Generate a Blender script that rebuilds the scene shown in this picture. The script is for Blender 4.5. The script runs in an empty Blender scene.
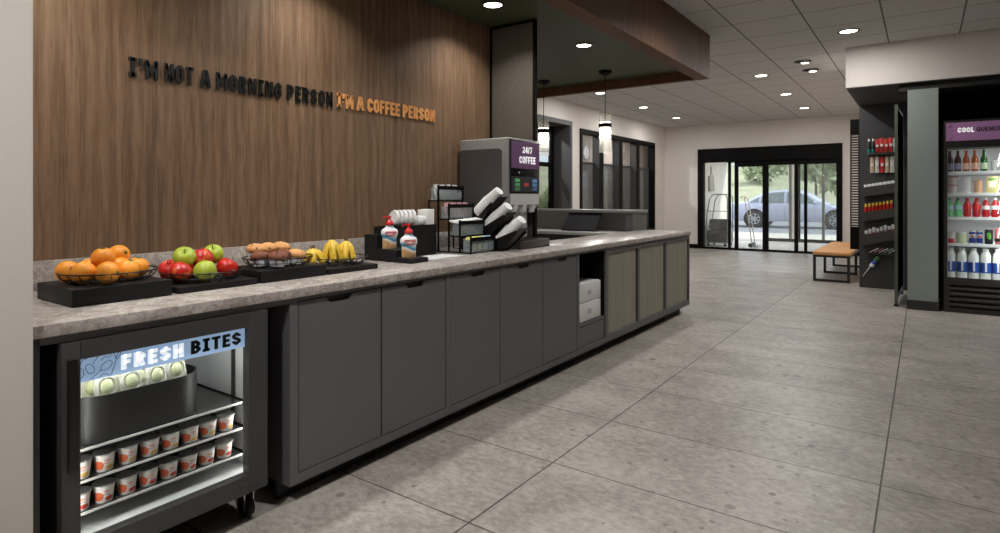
import bpy, bmesh, math, random
from mathutils import Vector, Matrix
random.seed(7)
PI = math.pi
S = bpy.context.scene
COL = S.collection

# ------------------------------------------------------------------ camera
cam_d = bpy.data.cameras.new('camera'); cam = bpy.data.objects.new('camera', cam_d); COL.objects.link(cam)
cam_d.sensor_width = 36.0; cam_d.lens = 36.0*593.7/1000.0
cam_d.shift_y = -(266.5-197.2)/1000.0
cam_d.clip_start = 0.05; cam_d.clip_end = 400
cam.location = (0, 0, 1.2)
cam.rotation_euler = (PI/2, 0, math.atan2(0.5809, 0.8140)-PI/2)
S.camera = cam

# ------------------------------------------------------------------ exposure, world, sun
S.view_settings.view_transform = 'Standard'
S.view_settings.look = 'None'
S.view_settings.gamma = 1.0
S.view_settings.use_curve_mapping = False
S.view_settings.exposure = 0.0
W = bpy.data.worlds.new('world'); S.world = W; W.use_nodes = True
wn = W.node_tree.nodes; wl = W.node_tree.links
bg = wn['Background']
bg.inputs[0].default_value = (0.80, 0.88, 1.0, 1); bg.inputs[1].default_value = 2.7
sd = bpy.data.lights.new('sun', 'SUN'); sd.energy = 4.5; sd.angle = 0.02; sd.color = (1.0, 0.95, 0.87)
so = bpy.data.objects.new('sun', sd); COL.objects.link(so)
so.rotation_euler = Vector((-0.45, 0.55, -0.70)).to_track_quat('-Z', 'Y').to_euler(); so.location = (20, -10, 20)

CEIL_W = 16.0      # watts of a ceiling downlight
SOFFIT_W = 6.2    # watts of a downlight over the coffee counter
WARM = (1.0, 0.98, 0.962)

# ------------------------------------------------------------------ helpers
def lin(c):
    c = c/255.0
    return c/12.92 if c <= 0.04045 else ((c+0.055)/1.055)**2.4
def rgb(c): return (lin(c[0]), lin(c[1]), lin(c[2]), 1)

def newmat(name):
    m = bpy.data.materials.new(name); m.use_nodes = True
    nt = m.node_tree; b = nt.nodes['Principled BSDF']
    return m, nt, b
def mth(nt, op, a, b=None, c=None):
    n = nt.nodes.new('ShaderNodeMath'); n.operation = op
    for i, v in enumerate((a, b, c)):
        if v is None: continue
        if isinstance(v, (int, float)): n.inputs[i].default_value = v
        else: nt.links.new(v, n.inputs[i])
    return n.outputs[0]
def mixc(nt, f, a, b):
    n = nt.nodes.new('ShaderNodeMix'); n.data_type = 'RGBA'
    for i, v in ((0, f), (6, a), (7, b)):
        if isinstance(v, (int, float)): n.inputs[i].default_value = v
        elif isinstance(v, tuple): n.inputs[i].default_value = v
        else: nt.links.new(v, n.inputs[i])
    return n.outputs[2]
def coords(nt, scale=(1, 1, 1), kind='Object'):
    tc = nt.nodes.new('ShaderNodeTexCoord'); mp = nt.nodes.new('ShaderNodeMapping')
    mp.inputs['Scale'].default_value = scale
    nt.links.new(tc.outputs[kind], mp.inputs['Vector']); return mp.outputs[0]
def noise(nt, vec, scale, detail=4, rough=0.55, dist=0):
    n = nt.nodes.new('ShaderNodeTexNoise'); n.inputs['Scale'].default_value = scale
    n.inputs['Detail'].default_value = detail; n.inputs['Roughness'].default_value = rough
    n.inputs['Distortion'].default_value = dist
    nt.links.new(vec, n.inputs['Vector']); return n.outputs[0]
def ramp(nt, fac, stops):
    n = nt.nodes.new('ShaderNodeValToRGB'); e = n.color_ramp.elements
    while len(e) < len(stops): e.new(0.5)
    for i, (p, c) in enumerate(stops):
        e[i].position = p; e[i].color = c if len(c) == 4 else rgb(c)
    nt.links.new(fac, n.inputs[0]); return n.outputs[0]
def bump(nt, b, h, strength=0.1, dist=0.01):
    n = nt.nodes.new('ShaderNodeBump'); n.inputs['Strength'].default_value = strength; n.inputs['Distance'].default_value = dist
    nt.links.new(h, n.inputs['Height']); nt.links.new(n.outputs[0], b.inputs['Normal'])

_mc = {}
def P(name, c, rough=0.5, metal=0.0, var=0.05, scale=25, bmp=0.0, emit=0.0, spec=0.5, coat=0.0, trans=0.0):
    """plain painted / plastic / metal surface with a little procedural variation"""
    if name in _mc: return _mc[name]
    m, nt, b = newmat(name)
    v = coords(nt); n = noise(nt, v, scale, 3)
    base = rgb(c)
    lo = tuple(x*(1-var) for x in base[:3])+(1,); hi = tuple(min(1, x*(1+var)) for x in base[:3])+(1,)
    col = mixc(nt, n, lo, hi)
    nt.links.new(col, b.inputs['Base Color'])
    b.inputs['Roughness'].default_value = rough; b.inputs['Metallic'].default_value = metal
    b.inputs['Specular IOR Level'].default_value = spec
    b.inputs['Coat Weight'].default_value = coat
    if bmp: bump(nt, b, n, bmp, 0.004)
    if emit:
        b.inputs['Emission Color'].default_value = base; b.inputs['Emission Strength'].default_value = emit
    _mc[name] = m; return m

def glass(name, tint=(245, 250, 250), refl=0.10, rough=0.0, haze=0.0, hazec=(200, 205, 205)):
    m = bpy.data.materials.new(name); m.use_nodes = True; nt = m.node_tree
    nt.nodes.remove(nt.nodes['Principled BSDF'])
    t = nt.nodes.new('ShaderNodeBsdfTransparent'); t.inputs[0].default_value = rgb(tint)
    g = nt.nodes.new('ShaderNodeBsdfGlossy'); g.inputs['Roughness'].default_value = rough
    lw = nt.nodes.new('ShaderNodeLayerWeight'); lw.inputs[0].default_value = 0.5     # Schlick reflection, same from both sides
    f = mth(nt, 'MULTIPLY_ADD', mth(nt, 'POWER', lw.outputs['Facing'], 5.0), 0.9, 0.04)
    f = mth(nt, 'MINIMUM', mth(nt, 'MULTIPLY', f, refl/0.05), 0.8)
    mx = nt.nodes.new('ShaderNodeMixShader'); nt.links.new(f, mx.inputs[0]); nt.links.new(t.outputs[0], mx.inputs[1]); nt.links.new(g.outputs[0], mx.inputs[2])
    out = mx.outputs[0]
    if haze > 0:
        d = nt.nodes.new('ShaderNodeBsdfDiffuse'); 
        v = coords(nt); n = noise(nt, v, 6, 2)
        c1 = rgb(hazec); c = mixc(nt, n, c1, tuple(x*0.92 for x in c1[:3])+(1,)); nt.links.new(c, d.inputs[0])
        m2 = nt.nodes.new('ShaderNodeMixShader'); m2.inputs[0].default_value = haze
        nt.links.new(out, m2.inputs[1]); nt.links.new(d.outputs[0], m2.inputs[2]); out = m2.outputs[0]
    nt.links.new(out, nt.nodes['Material Output'].inputs[0]); return m

class MB:
    def __init__(s): s.v = []; s.f = []; s.mi = []; s.cur = 0
    def add(s, vs, fs):
        o = len(s.v); s.v += [tuple(x) for x in vs]
        for f in fs: s.f.append(tuple(i+o for i in f)); s.mi.append(s.cur)
    def bm(s, b):
        b.verts.ensure_lookup_table(); b.verts.index_update()
        s.add([v.co[:] for v in b.verts], [[v.index for v in f.verts] for f in b.faces]); b.free()
    def box(s, x0, x1, y0, y1, z0, z1, bev=0.0, seg=2):
        if bev <= 0:
            s.add([(x0,y0,z0),(x1,y0,z0),(x1,y1,z0),(x0,y1,z0),(x0,y0,z1),(x1,y0,z1),(x1,y1,z1),(x0,y1,z1)],
                  [(0,3,2,1),(4,5,6,7),(0,1,5,4),(1,2,6,5),(2,3,7,6),(3,0,4,7)]); return s
        b = bmesh.new(); bmesh.ops.create_cube(b, size=1)
        bmesh.ops.transform(b, matrix=Matrix.Translation(((x0+x1)/2,(y0+y1)/2,(z0+z1)/2)) @ Matrix.Diagonal((x1-x0,y1-y0,z1-z0,1)), verts=b.verts)
        bmesh.ops.bevel(b, geom=list(b.edges), offset=bev, segments=seg, affect='EDGES', profile=0.5)
        s.bm(b); return s
    def hexa(s, p):
        s.add(p, [(0,3,2,1),(4,5,6,7),(0,1,5,4),(1,2,6,5),(2,3,7,6),(3,0,4,7)]); return s
    def obox(s, c, ax, ay, az, hx, hy, hz):
        c = Vector(c); ax = Vector(ax).normalized()*hx; ay = Vector(ay).normalized()*hy; az = Vector(az).normalized()*hz
        return s.hexa([c-ax-ay-az, c+ax-ay-az, c+ax+ay-az, c-ax+ay-az, c-ax-ay+az, c+ax-ay+az, c+ax+ay+az, c-ax+ay+az])
    def tube(s, pts, r, seg=8, closed=False, caps=True):
        pts = [Vector(p) for p in pts]; n = len(pts); rr = r if isinstance(r, (list, tuple)) else [r]*n
        rings = []; ref = None
        for i in range(n):
            if closed: d = pts[(i+1) % n]-pts[i-1]
            else: d = pts[min(i+1, n-1)]-pts[max(i-1, 0)]
            d.normalize()
            if ref is None:
                ref = Vector((0,0,1)) if abs(d.z) < 0.9 else Vector((1,0,0))
            u = d.cross(ref); 
            if u.length < 1e-5: u = d.cross(Vector((0.3,1,0.2)))
            u.normalize(); w = u.cross(d); ref = w
            rings.append([pts[i]+(u*math.cos(2*PI*k/seg)+w*math.sin(2*PI*k/seg))*rr[i] for k in range(seg)])
        vs = [p for ring in rings for p in ring]; fs = []
        m = n if closed else n-1
        for i in range(m):
            a = i*seg; b = ((i+1) % n)*seg
            for k in range(seg): fs.append((a+k, a+(k+1) % seg, b+(k+1) % seg, b+k))
        if caps and not closed:
            fs.append(tuple(range(seg))[::-1]); fs.append(tuple((n-1)*seg+k for k in range(seg)))
        s.add(vs, fs); return s
    def lathe(s, prof, c=(0,0,0), seg=24, sx=1.0, sy=1.0, M=None, capb=True, capt=True):
        vs = []
        for r, z in prof:
            for k in range(seg):
                p = Vector((r*sx*math.cos(2*PI*k/seg), r*sy*math.sin(2*PI*k/seg), z))
                if M is not None: p = M @ p
                vs.append(p+Vector(c))
        fs = []
        for i in range(len(prof)-1):
            for k in range(seg):
                fs.append((i*seg+k, i*seg+(k+1) % seg, (i+1)*seg+(k+1) % seg, (i+1)*seg+k))
        if capb: fs.append(tuple(range(seg))[::-1])
        if capt: fs.append(tuple((len(prof)-1)*seg+k for k in range(seg)))
        s.add(vs, fs); return s
    def prism(s, poly, axis, a, b):
        """poly: 2-D outline; axis 'x': (y,z), 'y': (x,z), 'z': (x,y); extruded from a to b"""
        def mk(p, t):
            return {'x': (t, p[0], p[1]), 'y': (p[0], t, p[1]), 'z': (p[0], p[1], t)}[axis]
        n = len(poly); vs = [mk(p, a) for p in poly]+[mk(p, b) for p in poly]
        fs = [tuple(range(n))[::-1], tuple(range(n, 2*n))]+[(i, (i+1) % n, n+(i+1) % n, n+i) for i in range(n)]
        s.add(vs, fs); return s
    def sphere(s, c, r, u=20, v=12, sx=1, sy=1, sz=1, fn=None):
        b = bmesh.new(); bmesh.ops.create_uvsphere(b, u_segments=u, v_segments=v, radius=1)
        for q in b.verts:
            p = q.co.copy()
            if fn: p = fn(p)
            q.co = Vector((c[0]+p.x*r*sx, c[1]+p.y*r*sy, c[2]+p.z*r*sz))
        s.bm(b); return s
    def xform(s, M):
        s.v = [tuple(M @ Vector(p)) for p in s.v]; return s
    def build(s, name, mat, parent=None, angle=38, world=True):
        if parent is not None:
            base = Vector((0,0,0)); q = parent
            while q is not None: base += Vector(q.location); q = q.parent
            if not world: base = Vector((0,0,0))
        else:
            xs, ys, zs = zip(*s.v); base = Vector(((min(xs)+max(xs))/2, (min(ys)+max(ys))/2, min(zs)))
            if not world: base = Vector((0,0,0))
        me = bpy.data.meshes.new(name)
        me.from_pydata([tuple(Vector(p)-base) for p in s.v], [], s.f)
        b = bmesh.new(); b.from_mesh(me); bmesh.ops.recalc_face_normals(b, faces=b.faces); b.to_mesh(me); b.free()
        mats = mat if isinstance(mat, (list, tuple)) else [mat]
        for m in mats: me.materials.append(m)
        if len(mats) > 1:
            for p, i in zip(me.polygons, s.mi): p.material_index = i
        for p in me.polygons: p.use_smooth = True
        me.set_sharp_from_angle(angle=math.radians(angle))
        o = bpy.data.objects.new(name, me); COL.objects.link(o)
        if parent is not None: o.parent = parent
        elif world: o.location = base
        return o

def tag(o, label, cat, group=None, kind=None):
    o['label'] = label; o['category'] = cat
    if group: o['group'] = group
    if kind: o['kind'] = kind
    return o
def thing(name, label, cat, loc=(0,0,0), group=None):
    o = bpy.data.objects.new(name, None); o.empty_display_size = 0.05; COL.objects.link(o); o.location = loc
    return tag(o, label, cat, group)
def struct(name, mb, mat, parent=None):
    o = mb.build(name, mat, parent)
    if parent is None: o['kind'] = 'structure'
    return o
def sroot(name, loc=(0,0,0)):
    o = bpy.data.objects.new(name, None); o.empty_display_size = 0.05; COL.objects.link(o); o.location = loc; o['kind'] = 'structure'; return o
def dup(o, loc=None, rot=None, label=None, group=None, parent=None):
    c = o.copy(); COL.objects.link(c)
    if parent is not None: c.parent = parent
    for ch in list(o.children): dup(ch, parent=c)
    if loc is not None: c.location = loc
    if rot is not None: c.rotation_euler = rot
    if label: c['label'] = label
    if group: c['group'] = group
    return c
ORD = ['first', 'second', 'third', 'fourth', 'fifth', 'sixth', 'seventh', 'eighth', 'ninth', 'tenth']

def area_light(name, loc, w, size, parent=None, rot=(0,0,0), color=WARM, shape='DISK', sy=None, spread=PI):
    d = bpy.data.lights.new(name, 'AREA'); d.energy = w; d.shape = shape; d.size = size; d.color = color
    if sy: d.size_y = sy
    d.spread = spread
    o = bpy.data.objects.new(name, d); COL.objects.link(o)
    base = Vector((0,0,0)); q = parent
    while q is not None: base += Vector(q.location); q = q.parent
    o.parent = parent; o.location = Vector(loc)-base; o.rotation_euler = rot
    return o

# ------------------------------------------------------------------ lettering (own block alphabet)
def glyph(ch, th, slab):
    L = th/2; w = 0.56
    if ch == 'M': w = 0.72
    if ch in 'NOQ': w = 0.58
    if ch in 'EFL': w = 0.48
    R = w-L; B = L; T = 1-L; Mi = 0.5; c = 0.15
    G = {
     'O': (w, [([(L,B+c),(L,T-c),(L+c,T),(R-c,T),(R,T-c),(R,B+c),(R-c,B),(L+c,B)], True)]),
     'Q': (w, [([(L,B+c),(L,T-c),(L+c,T),(R-c,T),(R,T-c),(R,B+c),(R-c,B),(L+c,B)], True), ([(R-0.15,0.22),(R+0.06,-0.04)], False)]),
     'C': (w, [([(R,T-0.26),(R,T-c),(R-c,T),(L+c,T),(L,T-c),(L,B+c),(L+c,B),(R-c,B),(R,B+c),(R,B+0.26)], False)]),
     'G': (w, [([(R,T-0.26),(R,T-c),(R-c,T),(L+c,T),(L,T-c),(L,B+c),(L+c,B),(R-c,B),(R,B+c),(R,0.46),(0.30,0.46)], False)]),
     'S': (w, [([(R,T-0.22),(R,T-c),(R-c,T),(L+c,T),(L,T-c),(L,Mi+c),(L+c,Mi),(R-c,Mi),(R,Mi-c),(R,B+c),(R-c,B),(L+c,B),(L,B+c),(L,B+0.22)], False)]),
     'R': (w, [([(L,0),(L,1)], False), ([(L,T),(R-c,T),(R,T-c),(R,Mi+c),(R-c,Mi),(L,Mi)], False), ([(L+0.18,Mi),(R,0)], False)]),
     'P': (w, [([(L,0),(L,1)], False), ([(L,T),(R-c,T),(R,T-c),(R,Mi-0.06+c),(R-c,Mi-0.06),(L,Mi-0.06)], False)]),
     'B': (w, [([(L,0),(L,1)], False), ([(L,T),(R-c,T),(R-0.02,T-c),(R-0.02,Mi+c),(R-c,Mi),(L,Mi)], False), ([(L,Mi),(R-c,Mi),(R,Mi-c),(R,B+c),(R-c,B),(L,B)], False)]),
     'N': (w, [([(L,0),(L,1)], False), ([(R,0),(R,1)], False), ([(L,T),(R,B)], False)]),
     'M': (w, [([(L,0),(L,1)], False), ([(R,0),(R,1)], False), ([(L,T),(w/2,0.36),(R,T)], False)]),
     'T': (w*0.95, [([(0,T),(w*0.95,T)], False), ([(w*0.475,0),(w*0.475,1)], False)]),
     'A': (w*1.05, [([(L*0.9,0),(w*0.46,T),(w*0.59,T),(w*1.05-L*0.9,0)], False), ([(0.14,0.27),(w*1.05-0.14,0.27)], False)]),
     'E': (w, [([(L,0),(L,1)], False), ([(L,T),(w,T)], False), ([(L,Mi),(w*0.9,Mi)], False), ([(L,B),(w,B)], False)]),
     'F': (w, [([(L,0),(L,1)], False), ([(L,T),(w,T)], False), ([(L,Mi),(w*0.9,Mi)], False)]),
     'L': (w, [([(L,0),(L,1)], False), ([(L,B),(w,B)], False)]),
     'H': (w, [([(L,0),(L,1)], False), ([(R,0),(R,1)], False), ([(L,Mi),(R,Mi)], False)]),
     'U': (w, [([(L,1),(L,B+c),(L+c,B),(R-c,B),(R,B+c),(R,1)], False)]),
     'I': ((0.42, [([(0.21,0),(0.21,1)], False), ([(0.0,T),(0.42,T)], False), ([(0.0,B),(0.42,B)], False)]) if slab else (th, [([(L,0),(L,1)], False)])),
     "'": (th, [([(L,0.68),(L,1)], False)]),
     '2': (w, [([(L,T-0.22),(L,T-c),(L+c,T),(R-c,T),(R,T-c),(R,Mi+0.05),(L,B+0.06)], False), ([(0,B),(w,B)], False)]),
     '4': (w, [([(R-0.06,0),(R-0.06,1)], False), ([(R-0.06,T),(L,0.30),(w+0.02,0.30)], False)]),
     '7': (w, [([(0,T),(R,T),(w*0.35,0)], False)]),
     '/': (0.34, [([(0.06,0),(0.28,1)], False)]),
     ' ': (0.26, []),
    }
    return G[ch]
def ribbon(mb, pts, th, closed, f, d):
    n = len(pts); V = [Vector(p) for p in pts]; Lf = []; Rt = []
    for i in range(n):
        if closed: a = V[i]-V[i-1]; b = V[(i+1) % n]-V[i]
        else:
            a = V[i]-V[i-1] if i > 0 else V[1]-V[0]
            b = V[i+1]-V[i] if i < n-1 else V[i]-V[i-1]
        a = a.normalized(); b = b.normalized(); na = Vector((-a.y, a.x)); nb = Vector((-b.y, b.x))
        m = (na+nb)
        m = m.normalized() if m.length > 1e-6 else na
        k = (th/2)/max(0.45, m.dot(na))
        Lf.append(V[i]+m*k); Rt.append(V[i]-m*k)
    for i in range(n if closed else n-1):
        j = (i+1) % n
        q = [Lf[i], Rt[i], Rt[j], Lf[j]]
        mb.hexa([f(p.x, p.y, 0) for p in q]+[f(p.x, p.y, d) for p in q])
def text_letters(s, origin, xd, yd, nd, width, height, depth, th=0.19, slab=False, gap=0.10, shear=0.0, one=None):
    """list of (char, MB). Letters stand on the plane through origin; nd points to the reader."""
    tot = 0
    for ch in s: tot += glyph(ch, th, slab)[0]+gap
    tot -= gap; kx = width/tot; x = 0; out = []
    O = Vector(origin); X = Vector(xd); Y = Vector(yd); N = Vector(nd)
    for ch in s:
        w, st = glyph(ch, th, slab)
        if st:
            mb = one if one is not None else MB()
            f = lambda px, py, d, x=x: O+X*((x+px+shear*py)*kx)+Y*(py*height)+N*d
            for pts, cl in st: ribbon(mb, pts, th, cl, f, depth)
            out.append((ch, mb))
        x += w+gap
    return out

# ------------------------------------------------------------------ materials
def wood_mat(name, dark, mid, light, horiz=False):
    m, nt, b = newmat(name)
    sc = (1, 1, 0.055) if not horiz else (0.055, 0.055, 1)
    v = coords(nt, sc)
    big = noise(nt, coords(nt, (1, 1, 0.16)), 2.2, 2, 0.5)
    n1 = noise(nt, v, 34, 6, 0.62, 0.9); n2 = noise(nt, v, 120, 3, 0.6)
    wv = nt.nodes.new('ShaderNodeTexWave'); wv.wave_type = 'BANDS'; wv.bands_direction = 'X'
    wv.inputs['Scale'].default_value = 5.5; wv.inputs['Distortion'].default_value = 7; wv.inputs['Detail'].default_value = 3; wv.inputs['Detail Scale'].default_value = 1.2
    vv = coords(nt, (1, 1, 0.22)); nt.links.new(vv, wv.inputs['Vector'])
    f = mth(nt, 'MULTIPLY', n1, 0.48); f = mth(nt, 'MULTIPLY_ADD', n2, 0.30, f); f = mth(nt, 'MULTIPLY_ADD', wv.outputs['Fac'], 0.08, f); f = mth(nt, 'MULTIPLY_ADD', big, 0.22, f)
    c = ramp(nt, f, [(0.34, dark), (0.53, mid), (0.74, light)])
    pore = mth(nt, 'GREATER_THAN', noise(nt, coords(nt, (1, 1, 0.03)), 170, 4, 0.65), 0.60)      # fine dark pores of the veneer
    c = mixc(nt, mth(nt, 'MULTIPLY', pore, 0.45), c, rgb(dark))
    nt.links.new(c, b.inputs['Base Color']); b.inputs['Roughness'].default_value = 0.55; b.inputs['Specular IOR Level'].default_value = 0.25
    bump(nt, b, n1, 0.06, 0.002); return m
WOOD = wood_mat('walnut_veneer', (82, 64, 49), (119, 94, 72), (146, 119, 94))
WOOD_F = wood_mat('walnut_fascia', (72, 47, 30), (99, 67, 43), (119, 85, 57))

def stone_mat():
    m, nt, b = newmat('grey_marble')
    v = coords(nt)
    n1 = noise(nt, v, 9, 8, 0.7, 1.6); n2 = noise(nt, v, 60, 6, 0.75, 1.0)
    f = mth(nt, 'MULTIPLY', n1, 0.5); f = mth(nt, 'MULTIPLY_ADD', n2, 0.5, f)
    c = ramp(nt, f, [(0.36, (124, 117, 111)), (0.48, (160, 152, 145)), (0.56, (184, 177, 170)), (0.66, (206, 200, 194))])
    # thin pale veins
    n3 = noise(nt, v, 3.2, 6, 0.6, 2.2)
    vein = mth(nt, 'ABSOLUTE', mth(nt, 'SUBTRACT', n3, 0.5)); vein = mth(nt, 'LESS_THAN', vein, 0.010)
    c = mixc(nt, mth(nt, 'MULTIPLY', vein, 0.35), c, rgb((214, 208, 200)))
    nt.links.new(c, b.inputs['Base Color']); b.inputs['Roughness'].default_value = 0.27
    b.inputs['Specular IOR Level'].default_value = 0.45
    return m
STONE = stone_mat()

def grid_line(nt, coord, x0, step, width):
    a = mth(nt, 'DIVIDE', mth(nt, 'SUBTRACT', coord, x0), step)
    fr = mth(nt, 'ABSOLUTE', mth(nt, 'SUBTRACT', mth(nt, 'FRACT', mth(nt, 'ADD', a, 0.5)), 0.5))
    return mth(nt, 'LESS_THAN', fr, width/2/step), a
def world_xyz(nt):
    g = nt.nodes.new('ShaderNodeNewGeometry'); s = nt.nodes.new('ShaderNodeSeparateXYZ'); nt.links.new(g.outputs['Position'], s.inputs[0]); return g.outputs['Position'], s.outputs
def floor_mat():
    m, nt, b = newmat('concrete_tile')
    pos, xyz = world_xyz(nt)
    lx, ax = grid_line(nt, xyz[0], 1.7145, 0.6096, 0.0060)
    ly, ay = grid_line(nt, xyz[1], 0.146, 1.2192, 0.0068)
    tx = mth(nt, 'FLOOR', ax); ty = mth(nt, 'FLOOR', ay)
    # a little tone difference from tile to tile
    wn_ = nt.nodes.new('ShaderNodeTexWhiteNoise'); cb = nt.nodes.new('ShaderNodeCombineXYZ'); nt.links.new(tx, cb.inputs[0]); nt.links.new(ty, cb.inputs[1]); nt.links.new(cb.outputs[0], wn_.inputs['Vector'])
    mp = nt.nodes.new('ShaderNodeMapping'); mp.inputs['Scale'].default_value = (1.2, 0.9, 1); nt.links.new(pos, mp.inputs['Vector'])
    n1 = noise(nt, mp.outputs[0], 3.0, 7, 0.62, 0.4)
    mp2 = nt.nodes.new('ShaderNodeMapping'); mp2.inputs['Scale'].default_value = (1.5, 0.9, 1); nt.links.new(pos, mp2.inputs['Vector'])
    n2 = noise(nt, mp2.outputs[0], 24, 6, 0.72)
    f = mth(nt, 'MULTIPLY', n1, 0.42); f = mth(nt, 'MULTIPLY_ADD', n2, 0.58, f); f = mth(nt, 'MULTIPLY_ADD', wn_.outputs[0], 0.05, f)
    c = ramp(nt, f, [(0.38, (118, 112, 105)), (0.50, (147, 140, 132)), (0.62, (172, 165, 157))])
    vo = nt.nodes.new('ShaderNodeTexVoronoi'); vo.inputs['Scale'].default_value = 5.5; nt.links.new(pos, vo.inputs['Vector'])
    n4 = noise(nt, pos, 2.0, 2)
    sp = mth(nt, 'LESS_THAN', vo.outputs['Distance'], mth(nt, 'MULTIPLY', mth(nt, 'SUBTRACT', n4, 0.38), 0.42))
    vo2 = nt.nodes.new('ShaderNodeTexVoronoi'); vo2.inputs['Scale'].default_value = 10; nt.links.new(pos, vo2.inputs['Vector'])
    sp2 = mth(nt, 'LESS_THAN', vo2.outputs['Distance'], mth(nt, 'MULTIPLY', mth(nt, 'SUBTRACT', n1, 0.40), 0.85))
    c = mixc(nt, mth(nt, 'MULTIPLY', sp, 0.7), c, rgb((78, 71, 64)))
    c = mixc(nt, mth(nt, 'MULTIPLY', sp2, 0.55), c, rgb((88, 81, 74)))
    ln = mth(nt, 'MAXIMUM', lx, ly)
    c = mixc(nt, mth(nt, 'MULTIPLY', ln, 0.97), c, rgb((32, 27, 23)))
    nt.links.new(c, b.inputs['Base Color'])
    b.inputs['Roughness'].default_value = 0.42; b.inputs['Specular IOR Level'].default_value = 0.4
    bump(nt, b, n2, 0.05, 0.002); return m
def ceil_mat():
    m, nt, b = newmat('ceiling_tile')
    pos, xyz = world_xyz(nt)
    lx, ax = grid_line(nt, xyz[0], 6.05, 0.6096, 0.012)
    ly, ay = grid_line(nt, xyz[1], 1.528, 0.6096, 0.014)
    n = noise(nt, pos, 130, 3, 0.7); n2 = noise(nt, pos, 3, 2)
    c = mixc(nt, n, rgb((192, 189, 187)), rgb((211, 209, 207)))
    ln = mth(nt, 'MAXIMUM', lx, ly)
    c = mixc(nt, ln, c, rgb((104, 99, 94)))
    nt.links.new(c, b.inputs['Base Color']); b.inputs['Roughness'].default_value = 0.9
    bump(nt, b, n, 0.15, 0.002); return m

WHITE = P('white_wall_paint', (224, 217, 209), 0.7, var=0.02, scale=60, bmp=0.02)
WALLB = P('beige_wall_paint', (222, 215, 207), 0.7, var=0.02, scale=60)
GREEN = P('dark_green_paint', (62, 70, 46), 0.55, var=0.05, scale=8)
BLACKF = P('black_frame', (9, 8, 8), 0.6, spec=0.12)
CHAR = P('charcoal_laminate', (98, 97, 99), 0.45, var=0.04, scale=30)
CHAR2 = P('charcoal_edge', (54, 53, 53), 0.5)
KICK = P('toe_kick', (22, 21, 21), 0.5)
BLACK = P('black_plastic', (18, 17, 17), 0.45, spec=0.3)
BLACKM = P('black_matte', (17, 16, 17), 0.7, spec=0.12)
DARKG = P('dark_grey_panel', (58, 58, 59), 0.55)
STEEL = P('brushed_steel', (190, 190, 190), 0.28, 1.0, 0.06, 60)
CHROME = P('chrome', (220, 220, 222), 0.12, 1.0)
WIRE = P('black_wire', (20, 19, 19), 0.4, 0.3)
FLOOR = floor_mat(); CEIL = ceil_mat()
WHITEP = P('white_plastic', (232, 231, 228), 0.4, var=0.02)
PAPER = P('white_paper', (238, 237, 233), 0.7, var=0.02)

# ------------------------------------------------------------------ room shell
struct('floor', MB().box(-5, 18.2, -5.2, 7.1, -0.1, 0), FLOOR)
struct('ceiling', MB().box(-5, 14.2, -5.2, 5.2, 2.887, 2.98), CEIL)
# left column wall in front of the counter
struct('wall_left', MB().box(-3.2, 0.572, 1.95, 2.9, 0, 2.887, 0.006), WHITE)
struct('wall_wood', MB().box(0.572, 3.742, 2.77, 2.87, 0, 2.53), WOOD)
struct('wall_bay', MB().box(0.572, 1.40, 2.66, 2.70, 0, 0.80), BLACKM)
struct('wall_service', MB().box(3.60, 3.70, 2.87, 5.24, 0, 2.887), WHITE)
# long wall with windows at Y=5.12
wl_ = MB()
def wall_with_holes(mb, x0, x1, y0, y1, z0, z1, holes):
    xs = sorted([x0, x1]+[h[0] for h in holes]+[h[1] for h in holes])
    for a, b in zip(xs[:-1], xs[1:]):
        h = [q for q in holes if q[0] <= a+1e-6 and q[1] >= b-1e-6]
        if h:
            if h[0][2] > z0+1e-4: mb.box(a, b, y0, y1, z0, h[0][2])
            mb.box(a, b, y0, y1, h[0][3], z1)
        else: mb.box(a, b, y0, y1, z0, z1)
wall_with_holes(wl_, 3.7, 14.20, 5.12, 5.24, 0, 2.887, [(7.75, 9.35, 0.0, 2.52), (9.72, 13.33, 0.46, 2.43)])
struct('wall_window_side', wl_, WALLB)
wb = MB()
def wall_with_holes_x(mb, x0, x1, y0, y1, z0, z1, hy0, hy1, hz1):
    mb.box(x0, x1, y0, hy0, z0, z1); mb.box(x0, x1, hy1, y1, z0, z1); mb.box(x0, x1, hy0, hy1, hz1, z1)
wall_with_holes_x(wb, 14.05, 14.20, 0.7, 5.12, 0, 2.887, 1.363, 4.314, 2.318)
struct('wall_door_side', wb, WALLB)
struct('baseboard_back', MB().box(14.03, 14.05, 4.314, 5.12, 0, 0.10).box(14.03, 14.05, 0.72, 1.363, 0, 0.10), BLACKF)
struct('baseboard_left', MB().box(9.36, 14.05, 5.10, 5.12, 0, 0.10), BLACKF)
struct('wall_behind_rack', MB().box(9.27, 14.2, 0.55, 0.70, 0, 2.887), WALLB)
struct('wall_rack', MB().box(9.25, 9.27, 0.02, 0.70, 0, 2.435), DARKG)
struct('wall_cold', MB().box(8.75, 8.85, -5.2, 0.02, 0, 2.435), BLACKM)
struct('wall_rear', MB().box(-5, -4.9, -5.2, 5.2, 0, 2.887), WHITE)
struct('wall_right', MB().box(-5, 8.75, -5.2, -5.1, 0, 2.887), WHITE)
# white bulkhead over the cold case and the dark recess under it
struct('trim_bulkhead', MB().box(7.73, 9.27, -5.2, 0.718, 2.435, 2.887), WHITE)
struct('trim_bulkhead_underside', MB().box(7.735, 9.265, -5.1, 0.713, 2.425, 2.434), DARKG)
struct('trim_lintel', MB().box(7.80, 7.98, -5.1, 0.22, 2.35, 2.425), P('lintel_dark', (34, 34, 34), 0.6))
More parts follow.
